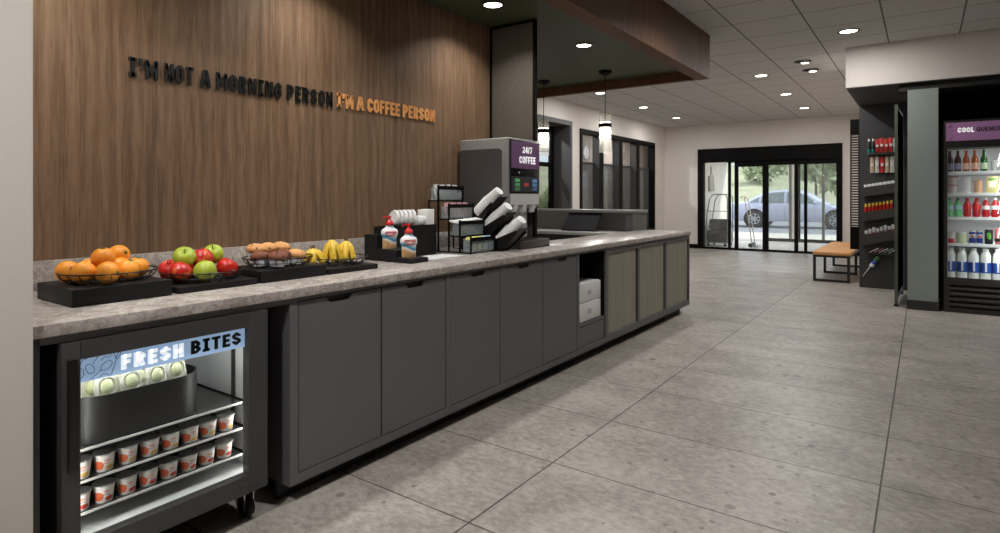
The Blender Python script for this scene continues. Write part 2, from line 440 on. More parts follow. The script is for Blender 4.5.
# column between rack and cold case
cr = sroot('trim_column', (7.88, 0.01, 0))
MB().box(7.74, 8.02, -0.125, 0.141, 0.10, 2.35).build('column', P('sage_grey_paint', (148, 158, 152), 0.5, var=0.03), cr)
MB().box(7.735, 8.02, -0.13, 0.146, 0, 0.10).build('column_base', P('column_base', (50, 48, 47), 0.5), cr)
# wooden canopy over the counter
struct('trim_canopy_front', MB().box(-4.9, 6.31, 1.815, 1.953, 2.433, 2.887), WOOD_F)
struct('trim_canopy_end', MB().box(6.24, 6.31, 1.953, 5.12, 2.433, 2.887), WOOD_F)
struct('ceiling_canopy', MB().box(-4.9, 6.24, 1.953, 5.12, 2.53, 2.60), GREEN)

# ------------------------------------------------------------------ ceiling lights
LENS = P('lamp_lens', (255, 246, 232), 0.5, emit=9.0)
RING = P('lamp_ring', (28, 26, 25), 0.4)
def make_downlight(name, label, cat, loc, w, r=0.078, group=None, spread=PI):
    t = thing(name, label, cat, loc, group)
    x, y, z = loc
    MB().lathe([(r+0.022, 0), (r+0.024, -0.006), (r+0.004, -0.008), (r, 0.0)], loc, 32, capb=False, capt=False).build('trim_ring', RING, t)
    MB().lathe([(r, -0.003), (0.001, -0.004)], loc, 32, capb=False).build('lens', LENS, t)
    area_light('downlight_lamp', (x, y, z-0.012), w, 0.13, t, spread=spread)
    return t
Zc = 2.887
make_downlight('ceiling_downlight', 'recessed downlight nearest the white bulkhead, the largest in the tiled ceiling', 'ceiling light', (6.96, 0.62, Zc), CEIL_W, group='aisle downlights')
for i, (x, kw) in enumerate(((4.85, 1.0), (1.80, 1.25), (-0.40, 2.1))):
    make_downlight('ceiling_downlight', 'recessed downlight in the tiled ceiling in front of the wooden canopy, out of view', 'ceiling light', (x, 1.05, Zc), CEIL_W*kw, group='aisle downlights', spread=2.5)
for lb, p in (('recessed downlight over the walkway, nearest of the row leading to the glass doors', (8.80, 1.835)),
              ('recessed downlight over the walkway, middle of the row leading to the glass doors', (10.62, 1.833)),
              ('recessed downlight over the walkway, closest to the glass entrance doors', (12.46, 1.835)),
              ('recessed downlight right behind the pendant lamps near the window wall', (8.77, 4.26)),
              ('recessed downlight above the window wall, middle of its row', (10.63, 4.28)),
              ('recessed downlight above the window wall, in the far corner by the doors', (12.47, 4.289))):
    make_downlight('ceiling_downlight', lb, 'ceiling light', (p[0], p[1], Zc), CEIL_W, group='walkway downlights')
for k, (x, y) in enumerate(((-2.2, 0.6),)):
    make_downlight('ceiling_downlight', 'recessed downlight in the tiled ceiling over the sales floor, outside the view', 'ceiling light', (x, y, Zc), CEIL_W*0.5, group='sales floor downlights')
def make_adjustable(label, loc):
    t = thing('adjustable_downlight', label, 'ceiling light', loc, 'adjustable downlights')
    x, y, z = loc
    MB().lathe([(0.10, 0), (0.102, -0.006), (0.080, -0.008), (0.076, 0.012)], loc, 32, capb=False, capt=False).build('trim_ring', RING, t)
    MB().lathe([(0.078, -0.002), (0.001, -0.002)], loc, 32, capb=False).build('black_baffle', BLACKM, t)
    Mx = Matrix.Rotation(0.35, 3, 'X')
    MB().lathe([(0.046, -0.020), (0.05, -0.002)], (x+0.015, y-0.022, z-0.004), 24, capb=False, capt=False).build('lamp_head', RING, t)
    MB().lathe([(0.044, -0.019), (0.001, -0.021)], (x+0.015, y-0.022, z-0.004), 24, capb=False).build('lens', LENS, t)
    area_light('spot_lamp', (x+0.015, y-0.022, z-0.03), CEIL_W*0.6, 0.08, t)
make_adjustable('half dark adjustable downlight, the nearer of the pair left of the bulkhead', (8.177, 1.221, Zc))
make_adjustable('half dark adjustable downlight, the farther of the pair left of the bulkhead', (8.782, 1.217, Zc))
for i, (x, lb) in enumerate(((3.308, 'recessed downlight in the green canopy ceiling beside the wood wall, above the counter'),
                             (4.655, 'recessed downlight in the green canopy ceiling in front of the pendant lamps'),
                             (1.963, 'recessed downlight in the green canopy ceiling above the fruit, just out of view'),
                             (0.75, 'recessed downlight in the green canopy ceiling above the small cooler, out of view'),
                             (5.9, None))):
    if lb is None: continue
    make_downlight('canopy_downlight', lb, 'ceiling light', (x, 2.42, 2.53), SOFFIT_W, r=0.062, group='canopy downlights', spread=2.2)

# pendant lamps
PGL = glass('pendant_glass', (250, 250, 248), 0.10, haze=0.16, hazec=(250, 247, 240))
PEM = P('pendant_led', (255, 246, 230), 0.5, emit=7.0)
def pendant(label, x, y):
    t = thing('pendant_lamp', label, 'pendant lamp', (x, y, 2.53), 'pendant lamps')
    MB().lathe([(0.001, -0.045), (0.035, -0.043), (0.066, -0.022), (0.07, 0.0)], (x, y, 2.53), 28, capb=False).build('canopy_cap', BLACKM, t)
    MB().tube([(x, y, 2.50), (x, y, 1.97)], 0.004, 8).build('cord', BLACKM, t)
    MB().lathe([(0.062, 1.67), (0.063, 1.70), (0.063, 2.06), (0.062, 2.09)], (x, y, 0), 32, capb=False, capt=False).build('glass_shade', PGL, t)
    MB().lathe([(0.066, 1.935), (0.067, 1.94), (0.067, 1.972), (0.064, 1.977), (0.01, 1.985)], (x, y, 0), 32).build('lamp_band', BLACKM, t)
    MB().lathe([(0.055, 1.930), (0.055, 1.934)], (x, y, 0), 28).build('led_disc', PEM, t)
    MB().lathe([(0.055, 1.986), (0.055, 1.990)], (x, y, 0), 28).build('led_disc', PEM, t)
    area_light('pendant_lamp_light', (x, y, 1.925), 3.0, 0.10, t)
pendant('glass pendant lamp hanging from the green canopy, nearer and clear of the mesh screen', 5.74, 2.734)
pendant('glass pendant lamp hanging right beside the edge of the mesh screen', 5.82, 3.54)

# ------------------------------------------------------------------ wall lettering
BLK_L = P('black_letter', (20, 22, 20), 0.4)
m, nt, b = newmat('copper_letter')
v = coords(nt); n = noise(nt, v, 12, 2); nt.links.new(mixc(nt, n, rgb((250, 168, 94)), rgb((255, 196, 128))), b.inputs['Base Color'])
b.inputs['Metallic'].default_value = 0.25; b.inputs['Roughness'].default_value = 0.35; COPPER = m
def wall_sign(words, label, mat, zb):
    x0 = words[0][1]; t = thing('wall_lettering', label, 'wall sign', ((words[0][1]+words[-1][2])/2, 2.77, zb))
    for w, a, b_ in words:
        for ch, mb in text_letters(w, (a, 2.766, zb), (1,0,0), (0,0,1), (0,-1,0), b_-a, 0.083, 0.006, 0.20, slab=True, gap=0.13):
            # stand-off pin behind each letter
            xs = [p[0] for p in mb.v]; cx = sum(xs)/len(xs)
            mb.box(cx-0.003, cx+0.003, 2.765, 2.771, zb+0.03, zb+0.038)
            mb.build('letter', mat, t)
wall_sign([("I'M", 1.143, 1.262), ("NOT", 1.290, 1.419), ("A", 1.450, 1.502), ("MORNING", 1.530, 1.884), ("PERSON", 1.917, 2.216)],
          "black raised letters I'M NOT A MORNING PERSON on the wood wall", BLK_L, 1.718)
wall_sign([("I'M", 2.248, 2.368), ("A", 2.396, 2.452), ("COFFEE", 2.480, 2.752), ("PERSON", 2.782, 3.090)],
          "copper raised letters I'M A COFFEE PERSON on the wood wall", COPPER, 1.722)

# ------------------------------------------------------------------ counter
tag(MB().box(0.574, 3.78, 1.985, 2.768, 0.8085, 0.845, 0.003).box(3.78, 6.235, 1.985, 2.497, 0.8085, 0.845, 0.003).build('stone_countertop', STONE),
    'long grey marble countertop running along the coffee bar', 'countertop')
tag(MB().box(0.574, 3.70, 2.745, 2.769, 0.8455, 0.955, 0.002).build('backsplash', STONE), 'low grey marble backsplash strip along the foot of the wood wall', 'backsplash')

def door_panel(mb, x0, x1, z0, z1, y=2.0, notch=None):
    """front with a trapezoid finger notch cut in its top edge"""
    if notch is None: mb.box(x0, x1, y, y+0.02, z0, z1, 0.0015, 1); return
    a, c = notch; d = 0.024
    out = [(x0, z0), (x1, z0), (x1, z1), (c, z1), (c-0.018, z1-d), (a+0.018, z1-d), (a, z1), (x0, z1)]
    mb.prism(out, 'y', y, y+0.02)
def cabinet(label, x0, x1, doors, lead=0.0):
    t = thing('base_cabinet', label, 'cabinet', ((x0+x1)/2, 2.3, 0.075), 'charcoal cabinets under the counter')
    bd = MB()
    bd.box(x0, x0+0.016+lead, 2.0, 2.55, 0.075, 0.8083)
    bd.box(x1-0.016, x1, 2.0, 2.55, 0.075, 0.8083)
    bd.box(x0+0.016+lead, x1-0.016, 2.0, 2.55, 0.075, 0.1135)
    bd.box(x0+0.016+lead, x1-0.016, 2.0, 2.55, 0.7935, 0.8083)
    bd.box(x0+0.016+lead, x1-0.016, 2.06, 2.55, 0.1135, 0.7935)
    bd.build('carcass', CHAR, t)
    for a, b_, na, nb in doors:
        d = MB(); door_panel(d, a+0.003, b_-0.003, 0.118, 0.788, 2.003, (na, nb)); dr = d.build('door', CHAR, t)
        MB().box(na, nb, 2.021, 2.045, 0.757, 0.789).build('handle_recess', CHAR2, dr)
    MB().box(x0, x1, 2.083, 2.10, 0, 0.0755).build('toe_kick', KICK, t)
cabinet('charcoal two door base cabinet next to the small cooler', 1.40, 2.344, [(1.439, 1.879, 1.576, 1.713), (1.882, 2.326, 2.035, 2.166)], 0.022)
cabinet('charcoal single door base cabinet, second unit from the cooler', 2.344, 2.823, [(2.362, 2.805, 2.53, 2.66)])
cabinet('charcoal two door base cabinet beside the open niche', 2.823, 3.762, [(2.841, 3.283, 2.99, 3.12), (3.286, 3.744, 3.47, 3.60)])
# niche unit
t = thing('open_niche_unit', 'open dark niche unit in the counter holding a white drawer box', 'cabinet', (3.99, 2.3, 0.075))
nb = MB().box(3.762, 3.778, 2.0, 2.55, 0.075, 0.8083).box(4.209, 4.24, 2.0, 2.55, 0.075, 0.8083).box(3.778, 4.209, 2.0, 2.55, 0.075, 0.1135).box(3.778, 4.209, 2.0, 2.55, 0.79, 0.8083)
nb.build('frame', CHAR, t)
MB().box(3.778, 4.209, 2.50, 2.52, 0.29, 0.79).box(4.201, 4.2088, 2.012, 2.50, 0.29, 0.79).box(3.7782, 3.786, 2.012, 2.50, 0.29, 0.79).build('liner', BLACKM, t)
MB().box(3.780, 4.207, 2.012, 2.50, 0.262, 0.285).build('niche_shelf', CHAR, t)
MB().box(3.782, 4.205, 2.010, 2.03, 0.1155, 0.258, 0.0015, 1).build('lower_panel', CHAR, t)
MB().box(3.762, 4.24, 2.083, 2.10, 0, 0.0755).build('toe_kick', KICK, t)
t = thing('drawer_box', 'white two drawer box standing in the dark niche', 'drawer box', (3.99, 2.15, 0.285))
MB().box(3.80, 4.175, 2.035, 2.32, 0.285, 0.568, 0.004).build('housing', WHITEP, t)
for z0, z1 in ((0.290, 0.424), (0.430, 0.563)):
    d = MB().box(3.806, 4.169, 2.024, 2.0345, z0, z1, 0.002).build('drawer', WHITEP, t)
    MB().box(3.955, 4.005, 2.019, 2.0236, (z0+z1)/2-0.018, (z0+z1)/2+0.018, 0.002).build('handle', P('pale_grey', (190, 190, 190), 0.4), d)
t = thing('chrome_fitting', 'small chrome bent fitting lying on top of the white drawer box', 'fitting', (3.88, 2.10, 0.568))
MB().lathe([(0.032, 0), (0.032, 0.008), (0.02, 0.014), (0.014, 0.03)], (3.90, 2.10, 0.568), 20).build('base', CHROME, t)
MB().tube([(3.90, 2.10, 0.59), (3.90, 2.10, 0.605), (3.885, 2.09, 0.618), (3.86, 2.08, 0.612), (3.845, 2.075, 0.595)], 0.012, 10).build('spout', CHROME, t)
# mesh front units
def mesh_mat():
    m, nt, b = newmat('woven_mesh')
    v = coords(nt); s = nt.nodes.new('ShaderNodeSeparateXYZ'); nt.links.new(v, s.inputs[0])
    a = mth(nt, 'SINE', mth(nt, 'MULTIPLY', s.outputs[0], 700)); c = mth(nt, 'SINE', mth(nt, 'MULTIPLY', s.outputs[2], 700)); y = mth(nt, 'SINE', mth(nt, 'MULTIPLY', s.outputs[1], 700))
    n = noise(nt, coords(nt, (1, 1, 0.15)), 18, 4)
    h = mth(nt, 'MULTIPLY', mth(nt, 'ADD', a, y), c)
    f = mth(nt, 'MULTIPLY_ADD', h, 0.10, mth(nt, 'MULTIPLY_ADD', n, 0.35, 0.325))
    col = ramp(nt, f, [(0.25, (112, 107, 94)), (0.5, (156, 150, 134)), (0.75, (184, 178, 162))])
    nt.links.new(col, b.inputs['Base Color']); b.inputs['Roughness'].default_value = 0.5; b.inputs['Metallic'].default_value = 0.25
    return m
MESH = mesh_mat()
for (x0, x1, lb) in ((4.24, 4.868, 'mesh fronted base cabinet right of the open niche'), (4.868, 5.534, 'mesh fronted base cabinet, the middle one of three'), (5.534, 6.225, 'mesh fronted base cabinet at the far end of the counter')):
    t = thing('mesh_cabinet', lb, 'cabinet', ((x0+x1)/2, 2.3, 0.075), 'mesh fronted cabinets')
    last = x1 > 6
    f = MB().box(x0, x0+0.018, 2.0, 2.48, 0.075, 0.8083).box(x1-0.018, x1, 2.0, 2.48, 0.075, 0.8083).box(x0+0.018, x1-0.018, 2.0, 2.48, 0.075, 0.128).box(x0+0.018, x1-0.018, 2.0, 2.48, 0.765, 0.8083).box(x0+0.018, x1-0.018, 2.07, 2.48, 0.128, 0.765)
    f.build('carcass', CHAR, t)
    g = 0.028
    MB().box(x0+0.018, x1-0.018-g, 2.012, 2.03, 0.13, 0.763).build('mesh_panel', MESH, t)
    MB().box(x1-0.018-g, x1-0.018, 2.045, 2.055, 0.128, 0.765).build('shadow_gap', BLACKM, t)
    MB().box(x0, x1-(0.05 if last else 0), 2.083, 2.10, 0, 0.0755).build('toe_kick', KICK, t)
    if last: MB().box(6.16, 6.175, 2.10, 2.48, 0, 0.0755).build('toe_kick', KICK, t)
# bay for the small cooler: end panel, apron
tag(MB().box(0.574, 0.600, 2.0, 2.60, 0, 0.8083).build('end_panel', CHAR2), 'narrow charcoal end panel between the white wall and the small cooler', 'end panel')
tag(MB().box(0.601, 1.3995, 2.0, 2.02, 0.786, 0.8083).build('apron_rail', CHAR), 'charcoal rail under the countertop above the small cooler', 'rail')
# kick / side of first cabinet
# perforated screen at the end of the wood wall
def screen_mat():
    m, nt, b = newmat('perforated_screen')
    v = coords(nt); s = nt.nodes.new('ShaderNodeSeparateXYZ'); nt.links.new(v, s.inputs[0])
    a = mth(nt, 'SINE', mth(nt, 'MULTIPLY', s.outputs[1], 420)); c = mth(nt, 'SINE', mth(nt, 'MULTIPLY', s.outputs[2], 420))
    h = mth(nt, 'GREATER_THAN', mth(nt, 'MULTIPLY', a, c), 0.05)
    n = noise(nt, coords(nt, (1, 1, 0.3)), 40, 3)
    col = mixc(nt, h, rgb((60, 56, 50)), rgb((152, 145, 132))); col = mixc(nt, mth(nt, 'MULTIPLY', n, 0.4), col, rgb((70, 66, 58)))
    nt.links.new(col, b.inputs['Base Color']); b.inputs['Roughness'].default_value = 0.4; b.inputs['Metallic'].default_value = 0.3
    return m
t = thing('mesh_screen', 'grey mesh screen in a black frame standing behind the coffee machine', 'screen', (3.755, 2.55, 0.845))
MB().box(3.750, 3.762, 2.372, 2.752, 0.87, 2.51).build('mesh_panel', screen_mat(), t)
MB().box(3.742, 3.772, 2.350, 2.372, 0.845, 2.529).box(3.742, 3.772, 2.752, 2.772, 0.845, 2.529).box(3.742, 3.772, 2.372, 2.752, 2.51, 2.529).box(3.742, 3.772, 2.372, 2.752, 0.845, 0.87).build('frame', BLACKF, t)

# ------------------------------------------------------------------ small undercounter cooler FRESH BITES
CFR = P('cooler_frame', (62, 61, 61), 0.45)
LINER = P('cooler_liner', (226, 226, 224), 0.45, var=0.02)
t = thing('undercounter_cooler', 'small black glass door cooler with a FRESH BITES sign under the counter', 'cooler', (0.97, 2.3, 0))
X0, X1, ZB, ZT = 0.648, 1.299, 0.127, 0.783
MB().box(X0, X0+0.02, 2.0305, 2.60, ZB, ZT).box(X1-0.02, X1, 2.0305, 2.60, ZB, ZT).box(X0+0.02, X1-0.02, 2.0305, 2.60, ZT-0.03, ZT).box(X0+0.02, X1-0.02, 2.0305, 2.60, ZB, ZB+0.05).box(X0+0.02, X1-0.02, 2.58, 2.60, ZB+0.05, ZT-0.03).build('case', CFR, t)
MB().box(X0+0.021, X0+0.027, 2.04, 2.57, 0.185, 0.75).box(X1-0.027, X1-0.021, 2.04, 2.57, 0.185, 0.75).box(X0+0.027, X1-0.027, 2.562, 2.57, 0.185, 0.75).box(X0+0.021, X1-0.021, 2.04, 2.57, 0.178, 0.184).box(X0+0.021, X1-0.021, 2.04, 2.57, 0.745, 0.752).build('liner', LINER, t)
fr = MB().box(X0, 0.696, 1.99, 2.03, ZB, ZT, 0.003).box(1.222, X1, 1.99, 2.03, ZB, ZT, 0.003).box(0.696, 1.222, 1.99, 2.03, 0.729, ZT).box(0.696, 1.222, 1.99, 2.03, ZB, 0.193)
dr = fr.build('door', CFR, t)
MB().box(0.696, 1.222, 2.004, 2.007, 0.193, 0.729).build('glass_pane', glass('cooler_glass', (246, 248, 248), 0.012), dr)
hd = MB()
hp = [(0.672, 1.975-0.012*math.sin(PI*k/10), 0.417+0.318*k/10) for k in range(11)]
for (a, b_) in zip(hp[:-1], hp[1:]):
    hd.hexa([(0.661, a[1], a[2]), (0.683, a[1], a[2]), (0.683, 1.9895, a[2]), (0.661, 1.9895, a[2]), (0.661, b_[1], b_[2]), (0.683, b_[1], b_[2]), (0.683, 1.9895, b_[2]), (0.661, 1.9895, b_[2])])
hd.build('handle', P('cooler_handle', (22, 22, 22), 0.35), dr)
one = MB(); text_letters('TRUE', (1.185, 1.9895, 0.158), (1,0,0), (0,0,1), (0,-1,0), 0.055, 0.014, 0.0012, 0.12, one=one, shear=0.25)
one.build('badge', P('badge_grey', (84, 82, 82), 0.35), dr)
# header sign behind the glass
sg = MB().box(0.680, 1.268, 2.016, 2.022, 0.655, 0.728).build('header_sign', P('sky_blue_sign', (162, 188, 222), 0.5, var=0.04, emit=0.6), t)  # emission put into the sign colour to brighten its face
one = MB(); text_letters('FRESH', (0.812, 2.0155, 0.667), (1,0,0), (0,0,1), (0,-1,0), 0.190, 0.045, 0.001, 0.24, one=one, gap=0.12)
one.build('lettering', P('sign_white', (240, 243, 248), 0.5, emit=0.95), sg)['label'] = 'white FRESH lettering'  # glow added to the letters so they read evenly white
one = MB(); text_letters('BITES', (1.026, 2.0155, 0.668), (1,0,0), (0,0,1), (0,-1,0), 0.180, 0.045, 0.001, 0.22, slab=True, one=one, gap=0.12)
one.build('lettering', P('sign_dark', (46, 50, 60), 0.5), sg)['label'] = 'dark BITES lettering'
ill = MB()
def sketch(pts, r=0.0009, closed=False):
    ill.tube([(x, 2.0152, z) for x, z in pts], r, 5, closed)
def ell(cx, cz, a, b_, rot, n=18): return [(cx+a*math.cos(2*PI*k/n)*math.cos(rot)-b_*math.sin(2*PI*k/n)*math.sin(rot), cz+a*math.cos(2*PI*k/n)*math.sin(rot)+b_*math.sin(2*PI*k/n)*math.cos(rot)) for k in range(n)]
sketch(ell(0.772, 0.690, 0.017, 0.011, 0.6), closed=True); sketch([(0.759, 0.681), (0.742, 0.668), (0.728, 0.659)])
sketch(ell(0.728, 0.690, 0.016, 0.010, 2.1), closed=True); sketch([(0.735, 0.703), (0.744, 0.716), (0.750, 0.725)])
sketch([(0.700, 0.660), (0.712, 0.676), (0.710, 0.692), (0.700, 0.700), (0.707, 0.718), (0.722, 0.724)])
sketch([(0.785, 0.660), (0.790, 0.676), (0.796, 0.694), (0.800, 0.712), (0.806, 0.724)]); sketch([(0.792, 0.724), (0.797, 0.708), (0.803, 0.704), (0.808, 0.712), (0.812, 0.724)])
sketch([(0.752, 0.660), (0.762, 0.668), (0.774, 0.664), (0.780, 0.659)]); sketch([(0.757, 0.708), (0.766, 0.718), (0.780, 0.714), (0.786, 0.722)])
ill.build('line_drawing', P('sign_line', (62, 78, 112), 0.5), sg)['label'] = 'thin dark line drawing of spoons and vegetables'
# shelves, uprights, lamp
SHG = P('smoked_shelf', (58, 57, 56), 0.25)
for i, z in enumerate((0.436, 0.340, 0.243)):
    sh = MB().box(0.690, 1.246, 2.075, 2.54, z-0.008, z, 0.001, 1).build('shelf', SHG, t)
    MB().box(0.690, 1.246, 2.070, 2.075, z-0.006, z+0.001).build('front_strip', P('pale_strip', (222, 220, 216), 0.35), sh)
    MB().tube([(1.246, 2.07, z-0.005), (1.259, 2.076, z-0.005), (1.262, 2.10, z-0.005), (1.262, 2.5, z-0.005)], 0.006, 8).build('side_rail', BLACKF, sh)
for x in (0.682, 1.2645):
    MB().box(x, x+0.006, 2.16, 2.18, 0.30, 0.72).build('pilaster', P('pilaster', (70, 69, 68), 0.4, 0.6), t)
area_light('cooler_lamp', (0.97, 2.10, 0.738), 0.5, 0.5, t, color=(1, 0.97, 0.93), shape='RECTANGLE', sy=0.06)
MB().box(0.72, 1.22, 2.08, 2.12, 0.7395, 0.7448).build('lamp_strip', P('cooler_led', (255, 250, 242), 0.5, emit=3.0), t)
for x in (0.682, 1.262):
    o = area_light('cooler_side_fill', (x, 2.05, 0.44), 0.5, 0.48, t, color=(1, 0.97, 0.93), shape='RECTANGLE', sy=0.01)  # unseen fill light added to brighten the yogurt cups
    o.rotation_euler = Vector((1 if x < 1 else -1, 0.35, 0)).to_track_quat('-Z', 'X').to_euler()
def caster(x, y):
    c = MB().lathe([(0.013, 0), (0.013, 0.022)], (x, y, 0.105), 14).box(x-0.024, x+0.024, y-0.028, y+0.028, 0.121, 0.127).box(x-0.020, x-0.016, y-0.022, y+0.022, 0.036, 0.110).box(x+0.016, x+0.020, y-0.022, y+0.022, 0.036, 0.110).build('caster', CHROME, t)
    MB().lathe([(0.018, -0.014), (0.040, -0.013), (0.042, -0.007), (0.042, 0.007), (0.040, 0.013), (0.018, 0.014)], (x, y, 0.042), 24, M=Matrix.Rotation(PI/2, 3, 'Y')).build('wheel', BLACK, c)
for x, y in ((0.70, 2.08), (1.262, 2.075), (0.70, 2.54), (1.262, 2.54)): caster(x, y)

# oval basket and egg packs
t = thing('oval_basket', 'black oval tub holding the egg packs on the top cooler shelf', 'basket', (0.89, 2.22, 0.436))
def stadium(cx, cy, hx, hy, r, n=10):
    o = []
    for (sx, sy, a0) in ((1, 1, 0), (-1, 1, PI/2), (-1, -1, PI), (1, -1, 1.5*PI)):
        for k in range(n+1):
            a = a0+PI/2*k/n; o.append((cx+sx*(hx-r)+r*math.cos(a), cy+sy*(hy-r)+r*math.sin(a)))
    return o
def ring_wall(mb, outer, inner, z0, z1):
    n = len(outer)
    vs = [(x, y, z0) for x, y in outer]+[(x, y, z1) for x, y in outer]+[(x, y, z0) for x, y in inner]+[(x, y, z1) for x, y in inner]
    fs = []
    for i in range(n):
        j = (i+1) % n
        fs += [(i, j, n+j, n+i), (2*n+j, 2*n+i, 3*n+i, 3*n+j), (n+i, n+j, 3*n+j, 3*n+i), (j, i, 2*n+i, 2*n+j)]
    mb.add(vs, fs)
bk = MB(); ring_wall(bk, stadium(0.915, 2.195, 0.210, 0.112, 0.11), stadium(0.915, 2.195, 0.206, 0.108, 0.106), 0.437, 0.580)
TUB = P('black_tub', (40, 39, 39), 0.45)
bk.build('wall', TUB, t); MB().prism(stadium(0.915, 2.195, 0.206, 0.108, 0.106), 'z', 0.437, 0.441).build('bottom', TUB, t)
EGGT = P('egg_tray', (226, 224, 206), 0.35); EGG = P('egg_pale', (224, 228, 178), 0.3, coat=0.3)
CLEARF = glass('clear_film', (250, 250, 248), 0.12)
def egg_pack(label):
    t = thing('egg_pack', label, 'egg pack', (0,0,0), 'egg packs in the cooler')
    MB().box(-0.036, 0.036, -0.003, 0.003, 0, 0.078, 0.004).build('backing_card', EGGT, t, world=False)
    MB().sphere((0, -0.006, 0.048), 1, 20, 12, 0.020, 0.012, 0.024).build('egg', EGG, t, world=False)
    b = MB(); ring_wall(b, stadium(0, 0, 0.028, 0.029, 0.02, 5), stadium(0, 0, 0.025, 0.026, 0.018, 5), 0, 0.006)
    b.xform(Matrix.Translation((0, -0.003, 0.047)) @ Matrix.Rotation(PI/2, 4, 'X')); b.build('tray_rim', EGGT, t, world=False)
    return t
ep = egg_pack('pale egg pack at the left end of the black oval tub')
tilt = (-0.22, 0, 0)
packs = [((0.815, 2.125), 'pale egg pack at the left end of the black oval tub'), ((0.892, 2.125), 'pale egg pack second from left at the front of the tub'),
         ((0.968, 2.125), 'pale egg pack third from left at the front of the tub'), ((1.045, 2.14), 'pale egg pack at the right end of the black oval tub')]
for i, ((x, y), lb) in enumerate(packs):
    if i == 0: ep.location = (x, y, 0.546); ep.rotation_euler = (-0.22, 0.05, 0.10)
    else: dup(ep, (x, y, 0.546), (-0.22, 0.04*(-1)**i, 0.12), lb)
for i, (x, y) in enumerate(((0.792, 2.175), (0.862, 2.175), (0.935, 2.175), (1.01, 2.175))):
    dup(ep, (x, y, 0.540), (-0.2, 0.03, 0.05), 'pale egg pack half hidden in the rear row of the tub, %s from left' % ORD[i])
tag(MB().prism(stadium(0.915, 2.195, 0.195, 0.095, 0.09), 'z', 0.4415, 0.538).build('riser_insert', TUB), 'dark insert inside the black oval tub under the egg packs', 'insert')

# yogurt cups
def yog_mat(name, second):
    m, nt, b = newmat(name)
    v = coords(nt); s = nt.nodes.new('ShaderNodeSeparateXYZ'); nt.links.new(v, s.inputs[0])
    def blob(cx, cz, rx, rz):
        a = mth(nt, 'POWER', mth(nt, 'DIVIDE', mth(nt, 'SUBTRACT', s.outputs[0], cx), rx), 2); c = mth(nt, 'POWER', mth(nt, 'DIVIDE', mth(nt, 'SUBTRACT', s.outputs[2], cz), rz), 2)
        return mth(nt, 'LESS_THAN', mth(nt, 'ADD', a, c), 1.0)
    n = noise(nt, v, 150, 2)
    c = mixc(nt, n, rgb((238, 234, 228)), rgb((228, 224, 218)))
    c = mixc(nt, blob(-0.018, 0.022, 0.013, 0.014), c, rgb((234, 112, 72)))
    c = mixc(nt, blob(0.010, 0.014, 0.011, 0.007), c, rgb(second))
    c = mixc(nt, blob(0.004, 0.037, 0.009, 0.0035), c, rgb((230, 160, 140)))
    c = mixc(nt, blob(0.002, 0.028, 0.012, 0.0015), c, rgb((200, 150, 140)))
    nt.links.new(c, b.inputs['Base Color']); b.inputs['Roughness'].default_value = 0.4; return m
LID = P('foil_lid', (176, 174, 170), 0.35, 0.3)
def yogurt(label, mat):
    t = thing('yogurt_cup', label, 'yogurt cup', (0,0,0), 'yogurt cups in the small cooler')
    MB().lathe([(0.022, 0), (0.0235, 0.002), (0.029, 0.050), (0.0295, 0.052)], (0,0,0), 24).build('cup', mat, t, world=False)
    MB().lathe([(0.030, 0.0522), (0.0325, 0.053), (0.0325, 0.056), (0.031, 0.0568), (0.028, 0.0562), (0.001, 0.0562)], (0,0,0), 24).build('lid', LID, t, world=False)
    return t
yo = yogurt('', yog_mat('yogurt_print_peach', (240, 196, 110))); yr = yogurt('', yog_mat('yogurt_print_berry', (222, 78, 66)))
for base, zs, row, nm, xs in ((yo, 0.3402, 'upper', 'peach', (0.735, 0.801, 0.868, 0.935, 1.003, 1.069, 1.134, 1.201)), (yr, 0.2432, 'lower', 'berry', (0.733, 0.800, 0.866, 0.931, 0.997, 1.064, 1.128, 1.195))):
    for k, x in enumerate(xs):
        lb = 'white %s yogurt cup, %s from left in the %s row of the small cooler' % (nm, ORD[k], row)
        o = base if k == 0 else dup(base)
        o.location = (x, 2.108, zs); o.rotation_euler = (0, 0, -0.25+0.05*((k*7) % 3)); o['label'] = lb

# ------------------------------------------------------------------ display risers, wire baskets and food
RIS = P('riser_black', (21, 20, 20), 0.5, spec=0.35)
risers = [(0.750, 1.060, 2.216, 2.525, 0.902, 'oranges'), (1.083, 1.402, 2.216, 2.480, 0.869, 'apples'), (1.414, 1.743, 2.214, 2.480, 0.896, 'muffins'), (1.755, 2.055, 2.214, 2.480, 0.869, 'bananas')]
def wire_basket(label, cx, cy, z, rx=0.150, ry=0.142):
    t = thing('wire_basket', label, 'basket', (cx, cy, z), 'black wire baskets on the risers')
    def el(kx, zz, n=40): return [(cx+rx*kx*math.cos(2*PI*k/n), cy+ry*kx*math.sin(2*PI*k/n), zz) for k in range(n)]
    r = 0.0020
    MB().tube(el(1.0, z+0.040), r*1.25, 6, True).build('rim', WIRE, t)
    b = MB(); b.tube(el(0.74, z+0.0025), r, 6, True); b.tube(el(0.90, z+0.020), r*0.8, 5, True); b.tube(el(0.40, z+0.0025), r*0.8, 5, True)
    for k in range(20):
        a = 2*PI*k/20; c, s_ = math.cos(a), math.sin(a)
        b.tube([(cx+rx*c, cy+ry*s_, z+0.040), (cx+rx*0.95*c, cy+ry*0.95*s_, z+0.022), (cx+rx*0.76*c, cy+ry*0.76*s_, z+0.003), (cx+rx*0.40*c, cy+ry*0.40*s_, z+0.0025)], r*0.8, 5)
    b.build('wire_body', WIRE, t)
    return t
